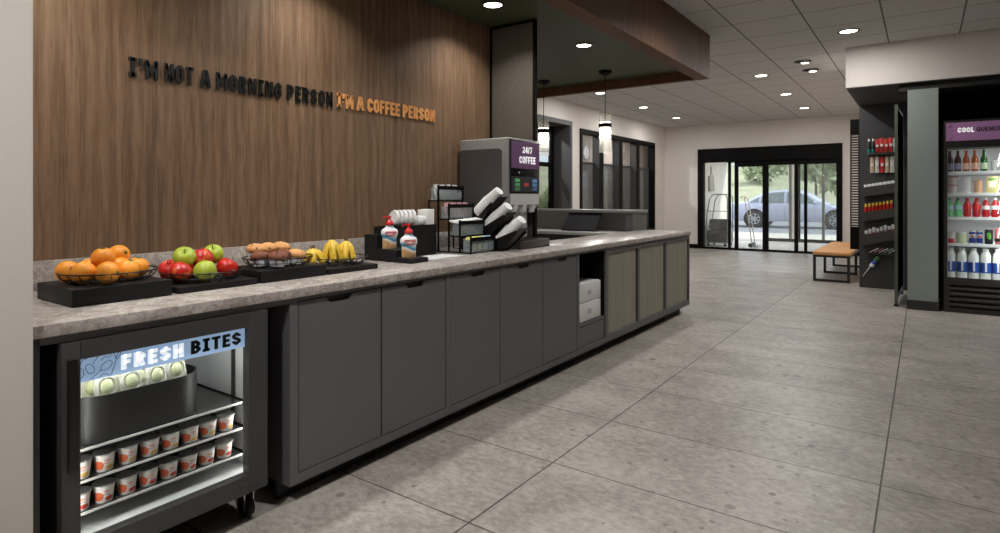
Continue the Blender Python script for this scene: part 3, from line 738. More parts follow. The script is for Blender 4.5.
for x0, x1, y0, y1, zt, what in risers:
    tag(MB().box(x0, x1, y0, y1, 0.8452, zt, 0.002).build('display_riser', RIS), '%s black display block carrying the basket of %s' % ('thick' if zt > 0.88 else 'low', what), 'display riser', 'black display blocks on the counter')
    wire_basket('round black wire basket full of %s' % what, (x0+x1)/2, 2.340, zt)

def orange_mat():
    m, nt, b = newmat('orange_peel')
    v = coords(nt); n = noise(nt, v, 260, 2); n2 = noise(nt, v, 14, 3)
    oi = nt.nodes.new('ShaderNodeObjectInfo')
    c = mixc(nt, n2, rgb((246, 152, 36)), rgb((252, 182, 62))); c = mixc(nt, mth(nt, 'MULTIPLY', oi.outputs['Random'], 0.45), c, rgb((240, 122, 28)))
    nt.links.new(c, b.inputs['Base Color']); b.inputs['Roughness'].default_value = 0.42; bump(nt, b, n, 0.25, 0.0015); return m
ORANGE = orange_mat(); LEAFY = P('leaf_green', (88, 120, 52), 0.5); STEMB = P('stem_brown', (74, 58, 36), 0.7)
def orange(label, r):
    t = thing('orange', label, 'orange', (0,0,0), 'oranges in the basket')
    def f(p):
        k = 1-0.10*math.exp(-((p.x**2+p.y**2)/0.04)) if abs(p.z) > 0.5 else 1
        return Vector((p.x, p.y, p.z*0.95*k))
    MB().sphere((0,0,0), r, 28, 18, fn=f).build('peel', ORANGE, t, world=False)
    s = MB().lathe([(0.005, 0), (0.003, 0.006)], (0, 0, r*0.85), 8)
    for k in range(5):
        a = 2*PI*k/5; s.add([(0, 0, r*0.87), (0.007*math.cos(a-0.4), 0.007*math.sin(a-0.4), r*0.87+0.003), (0.011*math.cos(a), 0.011*math.sin(a), r*0.86+0.001), (0.007*math.cos(a+0.4), 0.007*math.sin(a+0.4), r*0.87+0.003)], [(0,1,2,3)])
    s.build('calyx', LEAFY, t, world=False); return t
o0 = orange('', 0.038)
OR = [((0.800, 2.400, 0.9435), (1.2, 0.2, 0), 'orange at the far left of the orange basket'),
      ((0.818, 2.318, 0.9435), (-1.3, 0.4, 0), 'orange at the front left of the basket, beside the leftmost one'),
      ((0.870, 2.262, 0.9435), (1.7, -1.0, 0.5), 'deep orange fruit low at the front of the basket, below the topmost one'),
      ((0.945, 2.292, 0.9435), (0.25, 0.15, 0), 'orange with a stalk in the front row, right of the basket centre'),
      ((1.000, 2.348, 0.9435), (0.15, -0.1, 1), 'orange at the right end of the basket'),
      ((0.890, 2.352, 0.986), (0.1, -0.12, 0.3), 'topmost orange with a green leaf scar on the pile'),
      ((0.965, 2.415, 0.986), (1.1, 0.8, 0), 'orange on the pile behind the topmost one'),
      ((0.878, 2.428, 0.9435), (0.4, 0.6, 0), 'orange hidden low at the back left of the basket'),
      ((0.955, 2.376, 0.9435), (2.0, 0.1, 0), 'orange hidden low in the middle of the basket')]
for i, (l, r, lb) in enumerate(OR):
    o = o0 if i == 0 else dup(o0)
    o.location = l; o.rotation_euler = r; o['label'] = lb

def apple_mat(name, lo, hi, streak):
    m, nt, b = newmat(name)
    v = coords(nt, (1, 1, 0.25)); n = noise(nt, v, 45, 4, 0.6); n2 = noise(nt, coords(nt), 9, 2)
    c = mixc(nt, n2, rgb(lo), rgb(hi)); f = mth(nt, 'MULTIPLY', mth(nt, 'GREATER_THAN', mth(nt, 'ADD', mth(nt, 'MULTIPLY', n, 0.6), mth(nt, 'MULTIPLY', n2, 0.5)), 0.60), 0.6); c = mixc(nt, f, c, rgb(streak))
    nt.links.new(c, b.inputs['Base Color']); b.inputs['Roughness'].default_value = 0.25; b.inputs['Coat Weight'].default_value = 0.3; return m
RED_A = apple_mat('red_apple_skin', (182, 32, 26), (214, 48, 34), (226, 120, 56)); GRN_A = apple_mat('green_apple_skin', (150, 172, 48), (176, 192, 62), (190, 202, 90))
def apple(mat):
    t = thing('apple', '', 'apple', (0,0,0), 'apples in the basket')
    prof = []
    for k in range(25):
        a = PI*k/24; r = math.sin(a)*(1+0.06*math.cos(a)); z = math.cos(a)*0.92
        d = math.exp(-(r/0.30)**2)
        z -= (0.30 if a < PI/2 else -0.16)*d
        prof.append((max(r, 0.001)*0.042, z*0.042))
    MB().lathe(prof[::-1], (0,0,0), 28, capb=False, capt=False).build('skin', mat, t, 60, world=False)
    MB().tube([(0, 0, 0.024), (0.001, 0, 0.034), (0.004, 0.001, 0.046)], [0.0018, 0.0015, 0.002], 6).build('stem', STEMB, t, world=False)
    return t
ar = apple(RED_A); ag = apple(GRN_A)
AP = [(ar, (1.152, 2.425, 0.913), (0.4, -0.5, 0), 'red apple at the back left edge of the apple basket'),
      (ar, (1.140, 2.318, 0.913), (0.3, 0.4, 1), 'red apple at the front left of the apple basket'),
      (ar, (1.325, 2.312, 0.913), (0.5, -0.4, 2), 'red apple at the right end of the apple basket'),
      (ar, (1.240, 2.345, 0.954), (-0.8, 0.6, 0.4), 'red apple on top of the pile between the two upper green ones'),
      (ag, (1.212, 2.272, 0.913), (-1.0, 0.2, 0), 'green apple low at the front of the apple basket'),
      (ag, (1.172, 2.352, 0.966), (0.75, -0.45, 0), 'green apple on the upper left of the pile showing its stem hollow'),
      (ag, (1.300, 2.375, 0.966), (0.2, -0.6, 0.6), 'green apple on the upper right of the pile'),
      (ar, (1.245, 2.425, 0.913), (0.4, 0.3, 0), 'red apple hidden at the back of the apple basket')]
seen = set()
for a, l, r, lb in AP:
    o = a if id(a) not in seen else dup(a)
    seen.add(id(a)); o.location = l; o.rotation_euler = r; o['label'] = lb

def muffin_mat(name, c1, c2, dot):
    m, nt, b = newmat(name)
    v = coords(nt); n = noise(nt, v, 60, 4); vo = nt.nodes.new('ShaderNodeTexVoronoi'); vo.inputs['Scale'].default_value = 58; nt.links.new(v, vo.inputs['Vector'])
    c = mixc(nt, n, rgb(c1), rgb(c2)); c = mixc(nt, mth(nt, 'LESS_THAN', vo.outputs['Distance'], 0.26), c, rgb(dot))
    nt.links.new(c, b.inputs['Base Color']); b.inputs['Roughness'].default_value = 0.75; bump(nt, b, n, 0.5, 0.006); return m
MUF_B = muffin_mat('blueberry_muffin', (206, 142, 84), (226, 172, 112), (104, 70, 62)); MUF_C = muffin_mat('chocolate_muffin', (104, 58, 36), (132, 80, 54), (56, 30, 20))
CUPP = P('paper_case', (226, 228, 230), 0.6)
def muffin(mat):
    t = thing('muffin', '', 'muffin', (0,0,0), 'muffins in the basket')
    n = 48; vs = []; fs = []
    for i, (r, z) in enumerate(((0.024, 0), (0.033, 0.036))):
        for k in range(n):
            q = r*(1+(0.05 if k % 2 else -0.03)); vs.append((q*math.cos(2*PI*k/n), q*math.sin(2*PI*k/n), z))
    for k in range(n): fs.append((k, (k+1) % n, n+(k+1) % n, n+k))
    fs.append(tuple(range(n))[::-1])
    mb = MB(); mb.add(vs, fs); mb.build('paper_case', CUPP, t, 70, world=False)
    random.seed(3)
    def f(p): return p*(1+0.04*math.sin(5*p.x+3*p.y)*math.cos(4*p.y))
    MB().sphere((0, 0, 0.037), 0.038, 24, 14, 1, 1, 0.62, f).build('muffin_top', mat, t, world=False); return t
mb_ = muffin(MUF_B); mc_ = muffin(MUF_C)
MS = 1.10
MU = [(mc_, (1.478, 2.318, 0.9035), 'chocolate muffin at the front left of the muffin basket'), (mc_, (1.520, 2.262, 0.9035), 'chocolate muffin at the front centre of the muffin basket'),
      (mc_, (1.575, 2.300, 0.9035), 'chocolate muffin behind the front centre one, right of middle'), (mb_, (1.625, 2.285, 0.9035), 'golden muffin with berries at the right end of the muffin basket'),
      (mb_, (1.508, 2.402, 0.930), 'golden muffin at the back left of the muffin basket'), (mb_, (1.560, 2.385, 0.932), 'golden muffin in the middle of the back row'),
      (mb_, (1.618, 2.385, 0.932), 'brown topped muffin at the back right of the muffin basket'), (mc_, (1.590, 2.430, 0.9035), 'dark muffin hidden at the very back of the basket')]
for a, l, lb in MU:
    o = a if id(a) not in seen else dup(a)
    seen.add(id(a)); o.location = l; o.scale = (MS, MS, MS); o.rotation_euler = (0.1*math.sin(l[0]*90), 0.12*math.cos(l[1]*70), l[0]*40); o['label'] = lb

def banana_mat():
    m, nt, b = newmat('banana_skin')
    v = coords(nt); n = noise(nt, v, 30, 4); vo = noise(nt, v, 140, 2)
    c = mixc(nt, n, rgb((228, 186, 46)), rgb((242, 208, 78))); c = mixc(nt, mth(nt, 'MULTIPLY', mth(nt, 'GREATER_THAN', vo, 0.66), 0.7), c, rgb((132, 96, 36)))
    nt.links.new(c, b.inputs['Base Color']); b.inputs['Roughness'].default_value = 0.45; return m
BAN = banana_mat(); BTIP = P('banana_tip', (86, 66, 34), 0.7)
def bunch(label, loc, L, spread, n, lean=(0, 0), a0=0.0, flat=0.0):
    t = thing('banana_bunch', label, 'bananas', loc, 'banana bunches')
    x0, y0, z0 = loc
    top = Vector((x0+lean[0], y0+lean[1], z0+L))
    for k in range(n):
        a = a0+2*PI*k/n; d = Vector((math.cos(a), math.sin(a), 0))
        foot = Vector((x0, y0, z0+0.014))+d*spread*0.90
        mid = (top+foot)/2+d*spread*0.50
        pts = []; rr = []
        for i in range(15):
            u = i/14
            p = top*(1-u)**2+mid*2*u*(1-u)+foot*u**2; pts.append(p)
            rr.append(0.0165*min(1, (0.30+2.4*u) if u < 0.3 else 1.0)*(1 if u < 0.86 else max(0.32, 1-((u-0.86)/0.14)**1.6*0.68)))
        b = MB().tube(pts, rr, 6).build('banana', BAN, t, 25)
        d2 = (pts[-1]-pts[-2]).normalized()
        MB().tube([pts[-1], pts[-1]+d2*0.006], 0.0045, 6).build('tip', BTIP, b)
    MB().tube([top-Vector((0,0,0.012)), top+Vector((0.001,0,0.006)), top+Vector((0.003,0,0.014))], [0.010, 0.009, 0.007], 8).build('stem', BTIP, t)
bunch('upright bunch of bananas in the middle of the banana basket, the tallest', (1.868, 2.330, 0.873), 0.124, 0.040, 5, (-0.004, 0.0), 0.4)
bunch('upright bunch of bananas at the right of the banana basket', (1.952, 2.335, 0.873), 0.112, 0.040, 5, (0.006, 0.004), 0.2)
bunch('low bunch of bananas leaning out at the left of the banana basket', (1.786, 2.350, 0.873), 0.084, 0.045, 5, (-0.012, 0.006), 0.1)

# ------------------------------------------------------------------ creamer caddy
t = thing('lid_caddy', 'stepped black caddy holding creamer bottles, lids and napkins', 'caddy', (2.53, 2.4, 0.845))
CAD = P('caddy_black', (17, 16, 17), 0.5, spec=0.35)
MB().box(2.292, 2.425, 2.215, 2.33, 0.8452, 0.872, 0.0015, 1).build('front_step', CAD, t)
MB().box(2.292, 2.425, 2.331, 2.478, 0.8452, 0.913, 0.0015, 1).build('rear_step', CAD, t)
w = 0.006
bx = MB().box(2.292, 2.366, 2.479, 2.58, 0.8452, 0.99, 0.001, 1)
bx.box(2.367, 2.79, 2.479, 2.485, 0.8452, 1.032).box(2.367, 2.79, 2.579, 2.585, 0.8452, 1.032).box(2.367, 2.373, 2.485, 2.579, 0.8452, 1.032).box(2.784, 2.79, 2.485, 2.579, 0.8452, 1.032).box(2.373, 2.784, 2.485, 2.579, 0.8452, 0.965)
bx.build('lid_box', CAD, t)
def creamer_mat():
    m, nt, b = newmat('creamer_label')
    v = coords(nt); s = nt.nodes.new('ShaderNodeSeparateXYZ'); nt.links.new(v, s.inputs[0])
    z = mth(nt, 'MULTIPLY_ADD', s.outputs[0], 0.22, s.outputs[2]); z = mth(nt, 'MULTIPLY_ADD', mth(nt, 'SINE', mth(nt, 'MULTIPLY', s.outputs[0], 70)), 0.005, z)
    n = noise(nt, v, 40, 2)
    r = nt.nodes.new('ShaderNodeValToRGB'); r.color_ramp.interpolation = 'CONSTANT'; e = r.color_ramp.elements
    st = [(0.0, (206, 160, 104)), (0.20, (226, 182, 128)), (0.27, (236, 232, 226)), (0.36, (62, 142, 178)), (0.47, (140, 190, 212)), (0.54, (238, 238, 238)), (0.90, (150, 192, 214)), (1.0, (150, 192, 214))]
    while len(e) < len(st): e.new(0.5)
    for i, (p, c) in enumerate(st): e[i].position = p; e[i].color = rgb(c)
    nt.links.new(mth(nt, 'DIVIDE', z, 0.135), r.inputs[0]); c = mixc(nt, mth(nt, 'MULTIPLY', n, 0.1), r.outputs[0], rgb((255, 255, 255)))
    nt.links.new(c, b.inputs['Base Color']); b.inputs['Roughness'].default_value = 0.35; return m
CRM = creamer_mat(); REDP = P('red_plastic', (206, 30, 32), 0.35)
def creamer():
    t = thing('creamer_bottle', '', 'bottle', (0,0,0), 'creamer pump bottles')
    pr = [(0.036, 0), (0.039, 0.003), (0.039, 0.060), (0.041, 0.068), (0.047, 0.080), (0.047, 0.096), (0.042, 0.106), (0.026, 0.118), (0.021, 0.124), (0.021, 0.132)]
    MB().lathe(pr, (0,0,0), 32, 1.0, 0.66).build('body', CRM, t, world=False)
    MB().lathe([(0.022, 0.132), (0.023, 0.134), (0.023, 0.142), (0.018, 0.152), (0.008, 0.160), (0.0065, 0.162), (0.0065, 0.176)], (0,0,0), 24).build('cap', REDP, t, world=False)
    MB().box(-0.034, 0.010, -0.006, 0.006, 0.174, 0.180, 0.002).box(-0.036, -0.028, -0.005, 0.005, 0.168, 0.176, 0.001).lathe([(0.010, 0.174), (0.011, 0.178), (0.009, 0.183)], (0,0,0), 16).build('pump_head', REDP, t, world=False)
    one = MB()
    text_letters('COFFEE', (-0.030, -0.0295, 0.084), (1,0,0), (0,0.10,1), (0,-1,0), 0.060, 0.014, 0.003, 0.2, one=one, shear=0.3)
    one.box(-0.020, 0.024, -0.0305, -0.0265, 0.072, 0.0775)
    one.build('lettering', P('creamer_red', (196, 36, 48), 0.4), t, world=False)['label'] = 'red script lettering'
    return t
cb = creamer(); cb.location = (2.340, 2.428, 0.913); cb.rotation_euler = (0, 0, -0.62); cb['label'] = 'creamer pump bottle with red cap on the raised rear step, the left one'
dup(cb, (2.345, 2.285, 0.872), (0, 0, -0.62), 'creamer pump bottle with red cap on the low front step, the right one')
def cup_lid(name, r):
    t = thing(name, '', 'cup lid', (0,0,0), 'white cup lids in the caddy')
    MB().lathe([(r, 0), (r, 0.003), (r*0.95, 0.005), (r*0.90, 0.012), (r*0.84, 0.0135), (r*0.80, 0.010), (0.001, 0.010)], (0,0,0), 28, capb=False, M=Matrix.Rotation(-PI/2, 3, 'Y')).build('lid_shell', WHITEP, t, world=False)
    MB().lathe([(0.001, 0.0), (r*0.9, 0.0)], (0,0,0), 20, M=Matrix.Rotation(-PI/2, 3, 'Y'), capb=False, capt=False).build('lid_underside', WHITEP, t, world=False)
    return t
l0 = cup_lid('cup_cover', 0.048)
for k in range(5):
    o = l0 if k == 0 else dup(l0)
    o.location = (2.478+0.036*k, 2.532, 1.078); o.rotation_euler = (0, 0.18, -0.15); o['label'] = 'large white cup lid standing in the black caddy, %s from left' % ORD[k]
l1 = cup_lid('cup_cover', 0.036)
for k in range(4):
    o = l1 if k == 0 else dup(l1)
    o.location = (2.650+0.024*k, 2.532, 1.052); o.rotation_euler = (0, 0.15, -0.2); o['label'] = 'smaller white cup lid in the black caddy, %s from left of the small ones' % ORD[k]
for k in range(3):
    x = 2.720+0.021*k
    tag(MB().box(x, x+0.018, 2.488, 2.575, 0.966, 1.122+0.002*k, 0.003).build('napkin_stack', PAPER), 'stack of white napkins at the right of the caddy, %s from left' % ORD[k], 'napkins', 'napkin stacks in the caddy')
t = thing('counter_tray', 'flat pale metal tray lying on the counter in front of the black caddy', 'tray', (2.62, 2.30, 0.845))
MB().box(2.47, 2.76, 2.23, 2.40, 0.8452, 0.848, 0.001, 1).build('plate', P('pale_metal', (236, 235, 232), 0.35, 0.0), t)
MB().box(2.47, 2.76, 2.23, 2.236, 0.848, 0.853).box(2.47, 2.76, 2.394, 2.40, 0.848, 0.853).box(2.47, 2.476, 2.236, 2.394, 0.848, 0.853).box(2.754, 2.76, 2.236, 2.394, 0.848, 0.853).build('rim', P('pale_metal', (236, 235, 232), 0.35, 0.0), t)

# ------------------------------------------------------------------ stair rack with condiment bins
t = thing('bin_rack', 'black stepped wire rack holding four clear condiment bins', 'rack', (3.01, 2.45, 0.845))
tiers = [(2.565, 2.655, 1.180), (2.475, 2.5645, 1.061), (2.385, 2.4745, 0.955), (2.295, 2.3845, 0.853)]
RX0, RX1 = 2.905, 3.165
r = MB()
for (y0, y1, z) in tiers:
    for x in (RX0, RX1-0.008):
        r.box(x-0.001, x+0.009, y0-0.001, y0+0.008, 0.8452, z+0.100)
        r.box(x, x+0.008, y0+0.008, y1, 0.8452, 0.853)
        r.box(x, x+0.008, y0+0.008, y1, z-0.008, z)
    if z > 0.9: r.box(RX0+0.008, RX1-0.008, y0, y0+0.008, z-0.008, z)
for x in (RX0, RX1-0.008): r.box(x, x+0.008, 2.647, 2.655, 0.853, 1.172)
r.build('frame', BLACKF, t)
for (y0, y1, z) in tiers:
    MB().box(RX0+0.008, RX1-0.008, y0-0.003, y0+0.004, z+0.070, z+0.094).build('front_rail', BLACKF, t)
BING = glass('bin_clear', (232, 238, 238), 0.08, haze=0.30, hazec=(200, 208, 210))
PINK = P('pink_packet', (226, 176, 184), 0.6); YEL = P('yellow_packet', (224, 214, 120), 0.6); BLUP = P('blue_packet', (150, 180, 206), 0.6)
conts = [('white sugar', [PAPER]), ('pink sweetener', [PINK]), ('white napkin', [PAPER]), ('yellow and blue sweetener', [YEL, BLUP])]
for i, ((y0, y1, z), (what, mats)) in enumerate(zip(tiers, conts)):
    pos = ['highest', 'second highest', 'third highest', 'lowest'][i]
    b = thing('condiment_bin', 'clear bin of %s packets on the %s step of the black rack' % (what, pos), 'bin', ((RX0+RX1)/2, (y0+y1)/2, z), 'clear bins on the stepped rack')
    a, c = RX0+0.010, RX1-0.010; f0 = y0+0.006; f1 = y1-0.018
    MB().box(a, c, f0, f0+0.003, z+0.0005, z+0.072).box(a, c, f1-0.003, f1, z+0.0005, z+0.085).box(a, a+0.003, f0+0.003, f1-0.003, z+0.0005, z+0.080).box(c-0.003, c, f0+0.003, f1-0.003, z+0.0005, z+0.080).box(a+0.003, c-0.003, f0+0.003, f1-0.003, z+0.0005, z+0.003).build('tub', BING, b)
    random.seed(20+i)
    n = 8 if i != 2 else 4
    for k in range(n):
        x = a+0.016+(c-a-0.032)*k/(n-1)
        mt = mats[0] if len(mats) == 1 or k < n*0.55 else mats[1]
        lb = '%s packet upright in the %s clear bin, %s from left' % (what if len(mats) == 1 else ('yellow' if mt is YEL else 'blue'), pos, ORD[k])
        h = 0.088+0.012*random.random()
        p = MB()
        if i == 2:
            p.obox((x, (y0+y1)/2+0.004, z+0.088+0.003*k), (1, 0, 0), (0, 1, 0.15), (0, -0.15, 1), 0.030, 0.034, 0.006)
        elif i == 3:
            p.sphere((x, (y0+y1)/2-0.006, z+0.083), 1, 10, 8, 0.019, 0.024, 0.014)
        else:
            ang = random.uniform(-0.3, 0.3)
            p.obox((x, (y0+y1)/2-0.006+0.012*(k % 2), z+0.056), (1, 0, ang), (0, 1, 0), (-ang, 0.1, 1), 0.018, 0.003, 0.048)
        tag(p.build('condiment_packet', mt), lb, 'packet', '%s packets' % what)
    if i == 1 or i == 0 or i == 3:   # packets seen through the front of the bin
        for k in range(4):
            x = a+0.03+(c-a-0.06)*k/3; mt = mats[0] if len(mats) == 1 or k < 2 else mats[1]
            p = MB().obox((x+0.01, y0+0.016, z+0.030), (1, 0, 0.2), (0, 1, 0), (-0.2, 0, 1), 0.022, 0.002, 0.022)
            tag(p.build('condiment_packet', mt), '%s packet at the front of the %s clear bin, %s from left' % (what, pos, ORD[k]), 'packet', '%s packets' % what)

# ------------------------------------------------------------------ cup dispenser
t = thing('cup_dispenser', 'black dispenser with three slanted chutes of paper cups', 'cup dispenser', (3.235, 2.35, 0.845))
ax = Vector((0, -0.74, 0.672)).normalized()         # the way the cups point
up = Vector((1, 0, 0)).cross(ax); up = up if up.z > 0 else -up
chutes = [(Vector((3.235, 2.468, 1.104)), 0.20), (Vector((3.235, 2.395, 1.003)), 0.20), (Vector((3.235, 2.292, 0.910)), 0.185)]
side = MB()
prof = [(2.62, 0.8452), (2.60, 1.05), (2.50, 1.06)]
for x in (3.182, 3.288):
    side.prism([(2.60, 0.8452), (2.60, 1.00), (2.50, 1.075), (2.475, 1.050), (2.345, 1.168), (2.330, 1.150), (2.44, 1.02), (2.415, 0.995), (2.245, 1.085), (2.232, 1.068), (2.345, 0.945), (2.32, 0.918), (2.145, 0.985), (2.130, 0.968), (2.27, 0.8452)], 'x', x-0.0025, x+0.0025)
side.build('side_plate', BLACK, t)
for c, L in chutes:
    d = up*-0.052
    q = c+d+ax*(L*0.42)
    MB().obox(q, (1, 0, 0), ax, up, 0.052, L*0.60, 0.0025).build('chute', BLACK, t)
    e = c+d-ax*0.035
    MB().obox(e+up*0.05, (1, 0, 0), up, ax, 0.052, 0.05, 0.0025).build('chute_back', BLACK, t)
MB().box(3.181, 3.287, 2.30, 2.60, 0.8452, 0.850).build('foot_plate', BLACK, t)
CUPM = P('paper_cup_white', (236, 236, 234), 0.45, var=0.015)
def paper_cup():
    t = thing('paper_cup', '', 'paper cup', (0,0,0), 'paper cups in the dispenser')
    MB().lathe([(0.0475, 0.004), (0.033, 0.115), (0.0325, 0.118), (0.027, 0.119)], (0,0,0), 28, capb=False).build('body', CUPM, t, world=False)
    MB().tube([(0.0485*math.cos(2*PI*k/32), 0.0485*math.sin(2*PI*k/32), 0.003) for k in range(32)], 0.0028, 7, True).build('rim', CUPM, t, world=False)
    return t
cup0 = paper_cup(); first = True
rotq = ax.to_track_quat('Z', 'Y').to_euler()
for ci, ((c, L), nm, n, st) in enumerate(zip(chutes, ('top', 'middle', 'bottom'), (6, 6, 10), (0.022, 0.022, 0.013))):
    for k in range(n):
        o = cup0 if first else dup(cup0); first = False
        o.location = c+ax*(st*k-0.02); o.rotation_euler = rotq
        pos = 'outermost' if k == n-1 else ('innermost' if k == 0 else '%s from the back' % ORD[k])
        o['label'] = 'white paper cup in the %s slanted chute, %s' % (nm, pos)

# ------------------------------------------------------------------ coffee machine
GREYM = P('machine_grey', (152, 150, 148), 0.4, 0.1); GREYD = P('machine_side_panel', (86, 84, 83), 0.5, 0.1); LGREY = P('machine_light_grey', (222, 221, 219), 0.35, 0.0)
t = thing('coffee_machine', 'tall grey coffee machine with a purple 24/7 COFFEE screen', 'coffee machine', (3.53, 2.5, 0.845))
mx0, mx1, my0, my1, mz1 = 3.338, 3.732, 2.312, 2.742, 1.612
def rrect(y0, y1, z0, z1, r, n=5):
    o = []
    for cy, cz, a0 in ((y1-r, z1-r, 0), (y0+r, z1-r, PI/2), (y0+r, z0+r, PI), (y1-r, z0+r, 1.5*PI)):
        for k in range(n+1): o.append((cy+r*math.cos(a0+PI/2*k/n), cz+r*math.sin(a0+PI/2*k/n)))
    return o
MB().box(mx0, mx1, my0, my1, 1.135, mz1, 0.010, 3).box(mx0+0.004, mx1-0.004, 2.47, my1, 0.8452, 1.14).build('body', GREYM, t)
MB().prism(rrect(2.365, 2.738, 0.90, 1.538, 0.03), 'x', mx0-0.0035, mx0+0.001).build('side_panel', GREYD, t)
fp = MB().box(mx0+0.012, mx1-0.004, my0-0.010, my0, 1.225, 1.602, 0.004).build('front_panel', P('gloss_black', (30, 29, 31), 0.25), t)
scr = MB().box(3.358, 3.718, my0-0.0125, my0-0.0102, 1.402, 1.592).build('screen', P('purple_screen', (98, 66, 98), 0.35, var=0.10, scale=5, emit=0.28), t)
LW = P('screen_white', (240, 238, 240), 0.5, emit=0.6)
one = MB(); text_letters('24/7', (3.495, my0-0.0126, 1.511), (1,0,0), (0,0,1), (0,-1,0), 0.125, 0.046, 0.001, 0.19, one=one)
text_letters('COFFEE', (3.455, my0-0.0126, 1.438), (1,0,0), (0,0,1), (0,-1,0), 0.212, 0.050, 0.001, 0.19, one=one)
one.build('lettering', LW, scr)['label'] = 'white 24/7 COFFEE lettering'
MB().lathe([(0.007, 0), (0.007, 0.003)], (3.455, my0-0.0102, 1.372), 14, M=Matrix.Rotation(PI/2, 3, 'X')).build('sensor', LGREY, t)
kp = MB().box(3.362, 3.716, my0-0.012, my0-0.0102, 1.238, 1.345).build('keypad', P('keypad_dark', (58, 60, 66), 0.4), t)
for i, (x, c, nm) in enumerate(((3.430, (96, 176, 108), 'green'), (3.545, (212, 66, 60), 'red'), (3.655, (106, 150, 206), 'blue'))):
    for j in range(3):
        z = 1.318-0.030*j
        if nm == 'red' and j != 1: continue
        MB().box(x-0.030, x+0.030, my0-0.0145, my0-0.0121, z-0.011, z+0.011, 0.001, 1).build('button', P(nm+'_button_%d' % j, tuple(int(q*(1-0.12*j)) for q in c), 0.4, emit=0.25), kp)['label'] = nm+' button'
# dispensing head with spouts, column, drip tray
MB().prism([(my0-0.006, 1.232), (my0-0.006, 1.150), (my0+0.03, 1.118), (2.46, 1.118), (2.46, 1.232)], 'x', mx0+0.02, mx1-0.006).build('dispense_head', LGREY, t)
for x in (3.43, 3.545, 3.66):
    MB().lathe([(0.018, 0), (0.024, 0.012), (0.028, 0.05), (0.028, 0.07)], (x, my0+0.02, 1.090), 18).build('spout', LGREY, t)
MB().box(3.40, mx1-0.014, 2.40, 2.47, 0.905, 1.125, 0.008).build('column', P('machine_white', (236, 236, 234), 0.3), t)
BRN = P('tray_brown', (74, 66, 60), 0.45)
dt = MB().box(3.340, 3.722, 2.214, 2.47, 0.8452, 0.903, 0.003).build('drip_tray', BRN, t)
g = MB()
for k in range(16): g.box(3.36, 3.70, 2.228+0.0145*k, 2.234+0.0145*k, 0.9031, 0.906)
g.build('grate', P('grate_dark', (52, 48, 45), 0.35, 0.6), dt)
MB().box(3.336, 3.344, 2.19, 2.26, 0.9065, 0.915).build('tray_latch', BLACK, dt)

# ------------------------------------------------------------------ cashier counter and monitor
t = thing('cashier_counter', 'grey service counter with raised ledge beyond the coffee counter', 'counter', (6.15, 3.4, 0))
CG = P('cashier_grey', (96, 94, 92), 0.5, var=0.06, scale=40)
MB().box(5.93, 6.34, 2.50, 4.60, 1.030, 1.060, 0.002).build('ledge', P('ledge_grey', (128, 126, 122), 0.4), t)
MB().box(5.95, 6.33, 2.515, 2.60, 0, 1.030).build('end_panel', CG, t)
MB().box(6.24, 6.32, 2.60, 4.60, 0, 1.030).build('back_panel', P('cashier_back', (206, 204, 202), 0.5), t)
MB().box(5.62, 6.24, 2.62, 4.60, 0.795, 0.828, 0.002).build('worktop', P('worktop_grey', (180, 178, 175), 0.5), t)
MB().box(5.68, 6.20, 2.64, 4.60, 0, 0.795).build('base', P('cashier_base', (52, 50, 49), 0.5), t)
t = thing('point_of_sale_monitor', 'dark tilted monitor standing on the cashier worktop', 'monitor', (5.9, 3.08, 0.828))
MB().obox((5.885, 3.085, 0.928), (0, 1, 0), (0.19, 0, 0.205), (-0.205, 0, 0.19), 0.205, 0.125, 0.009).build('display', P('monitor_dark', (40, 39, 41), 0.6, spec=0.2), t)
MB().box(5.88, 6.05, 3.0, 3.17, 0.8281, 0.842, 0.003).obox((5.96, 3.085, 0.88), (0,1,0), (1,0,0.4), (-0.4,0,1), 0.03, 0.012, 0.05).build('stand', BLACK, t)

# ------------------------------------------------------------------ windows in the long wall
GW = glass('window_glass', (226, 228, 228), 0.06)
GL = glass('window_film', (176, 178, 178), 0.07, haze=0.35, hazec=(120, 120, 120))
JAMB = P('window_jamb', (66, 65, 66), 0.5)
wr = sroot('window_1', (11.5, 5.12, 0.46))
f = MB().box(9.68, 9.75, 5.095, 5.25, 0.43, 2.46).box(13.30, 13.37, 5.095, 5.25, 0.43, 2.46).box(9.75, 13.30, 5.095, 5.25, 2.385, 2.46).box(9.75, 13.30, 5.095, 5.25, 0.43, 0.50)
f.build('frame', BLACKF, wr)
for x in (10.54, 11.45, 12.35):
    mu = MB().box(x-0.085, x+0.085, 5.095, 5.102, 0.50, 2.385).build('mullion', BLACKF, wr)
    MB().box(x-0.083, x+0.083, 5.102, 5.25, 0.50, 2.385).build('mullion_jamb', JAMB, mu)
for a, c in ((9.75, 10.457), (10.623, 11.367), (11.533, 12.267), (12.433, 13.30)):
    MB().box(a, c, 5.215, 5.24, 1.83, 1.875).build('transom_bar', JAMB, wr)
    MB().box(a, c, 5.225, 5.231, 1.875, 2.385).build('upper_pane', GW, wr)
    MB().box(a, c, 5.225, 5.231, 0.50, 1.83).build('lower_pane', GL, wr)
wr = sroot('window_2', (8.5, 5.12, 0))
MB().box(7.72, 7.78, 5.10, 5.50, 0, 2.55).box(9.30, 9.37, 5.10, 5.50, 0, 2.55).box(7.78, 9.30, 5.10, 5.50, 2.47, 2.55).build('reveal', P('reveal_grey', (78, 77, 78), 0.5), wr)
MB().box(9.20, 9.30, 5.44, 5.50, 0, 2.47).box(7.78, 7.88, 5.44, 5.50, 0, 2.47).box(7.88, 9.20, 5.44, 5.50, 1.76, 1.82).box(7.88, 9.20, 5.44, 5.50, 2.40, 2.47).build('frame', BLACKF, wr)
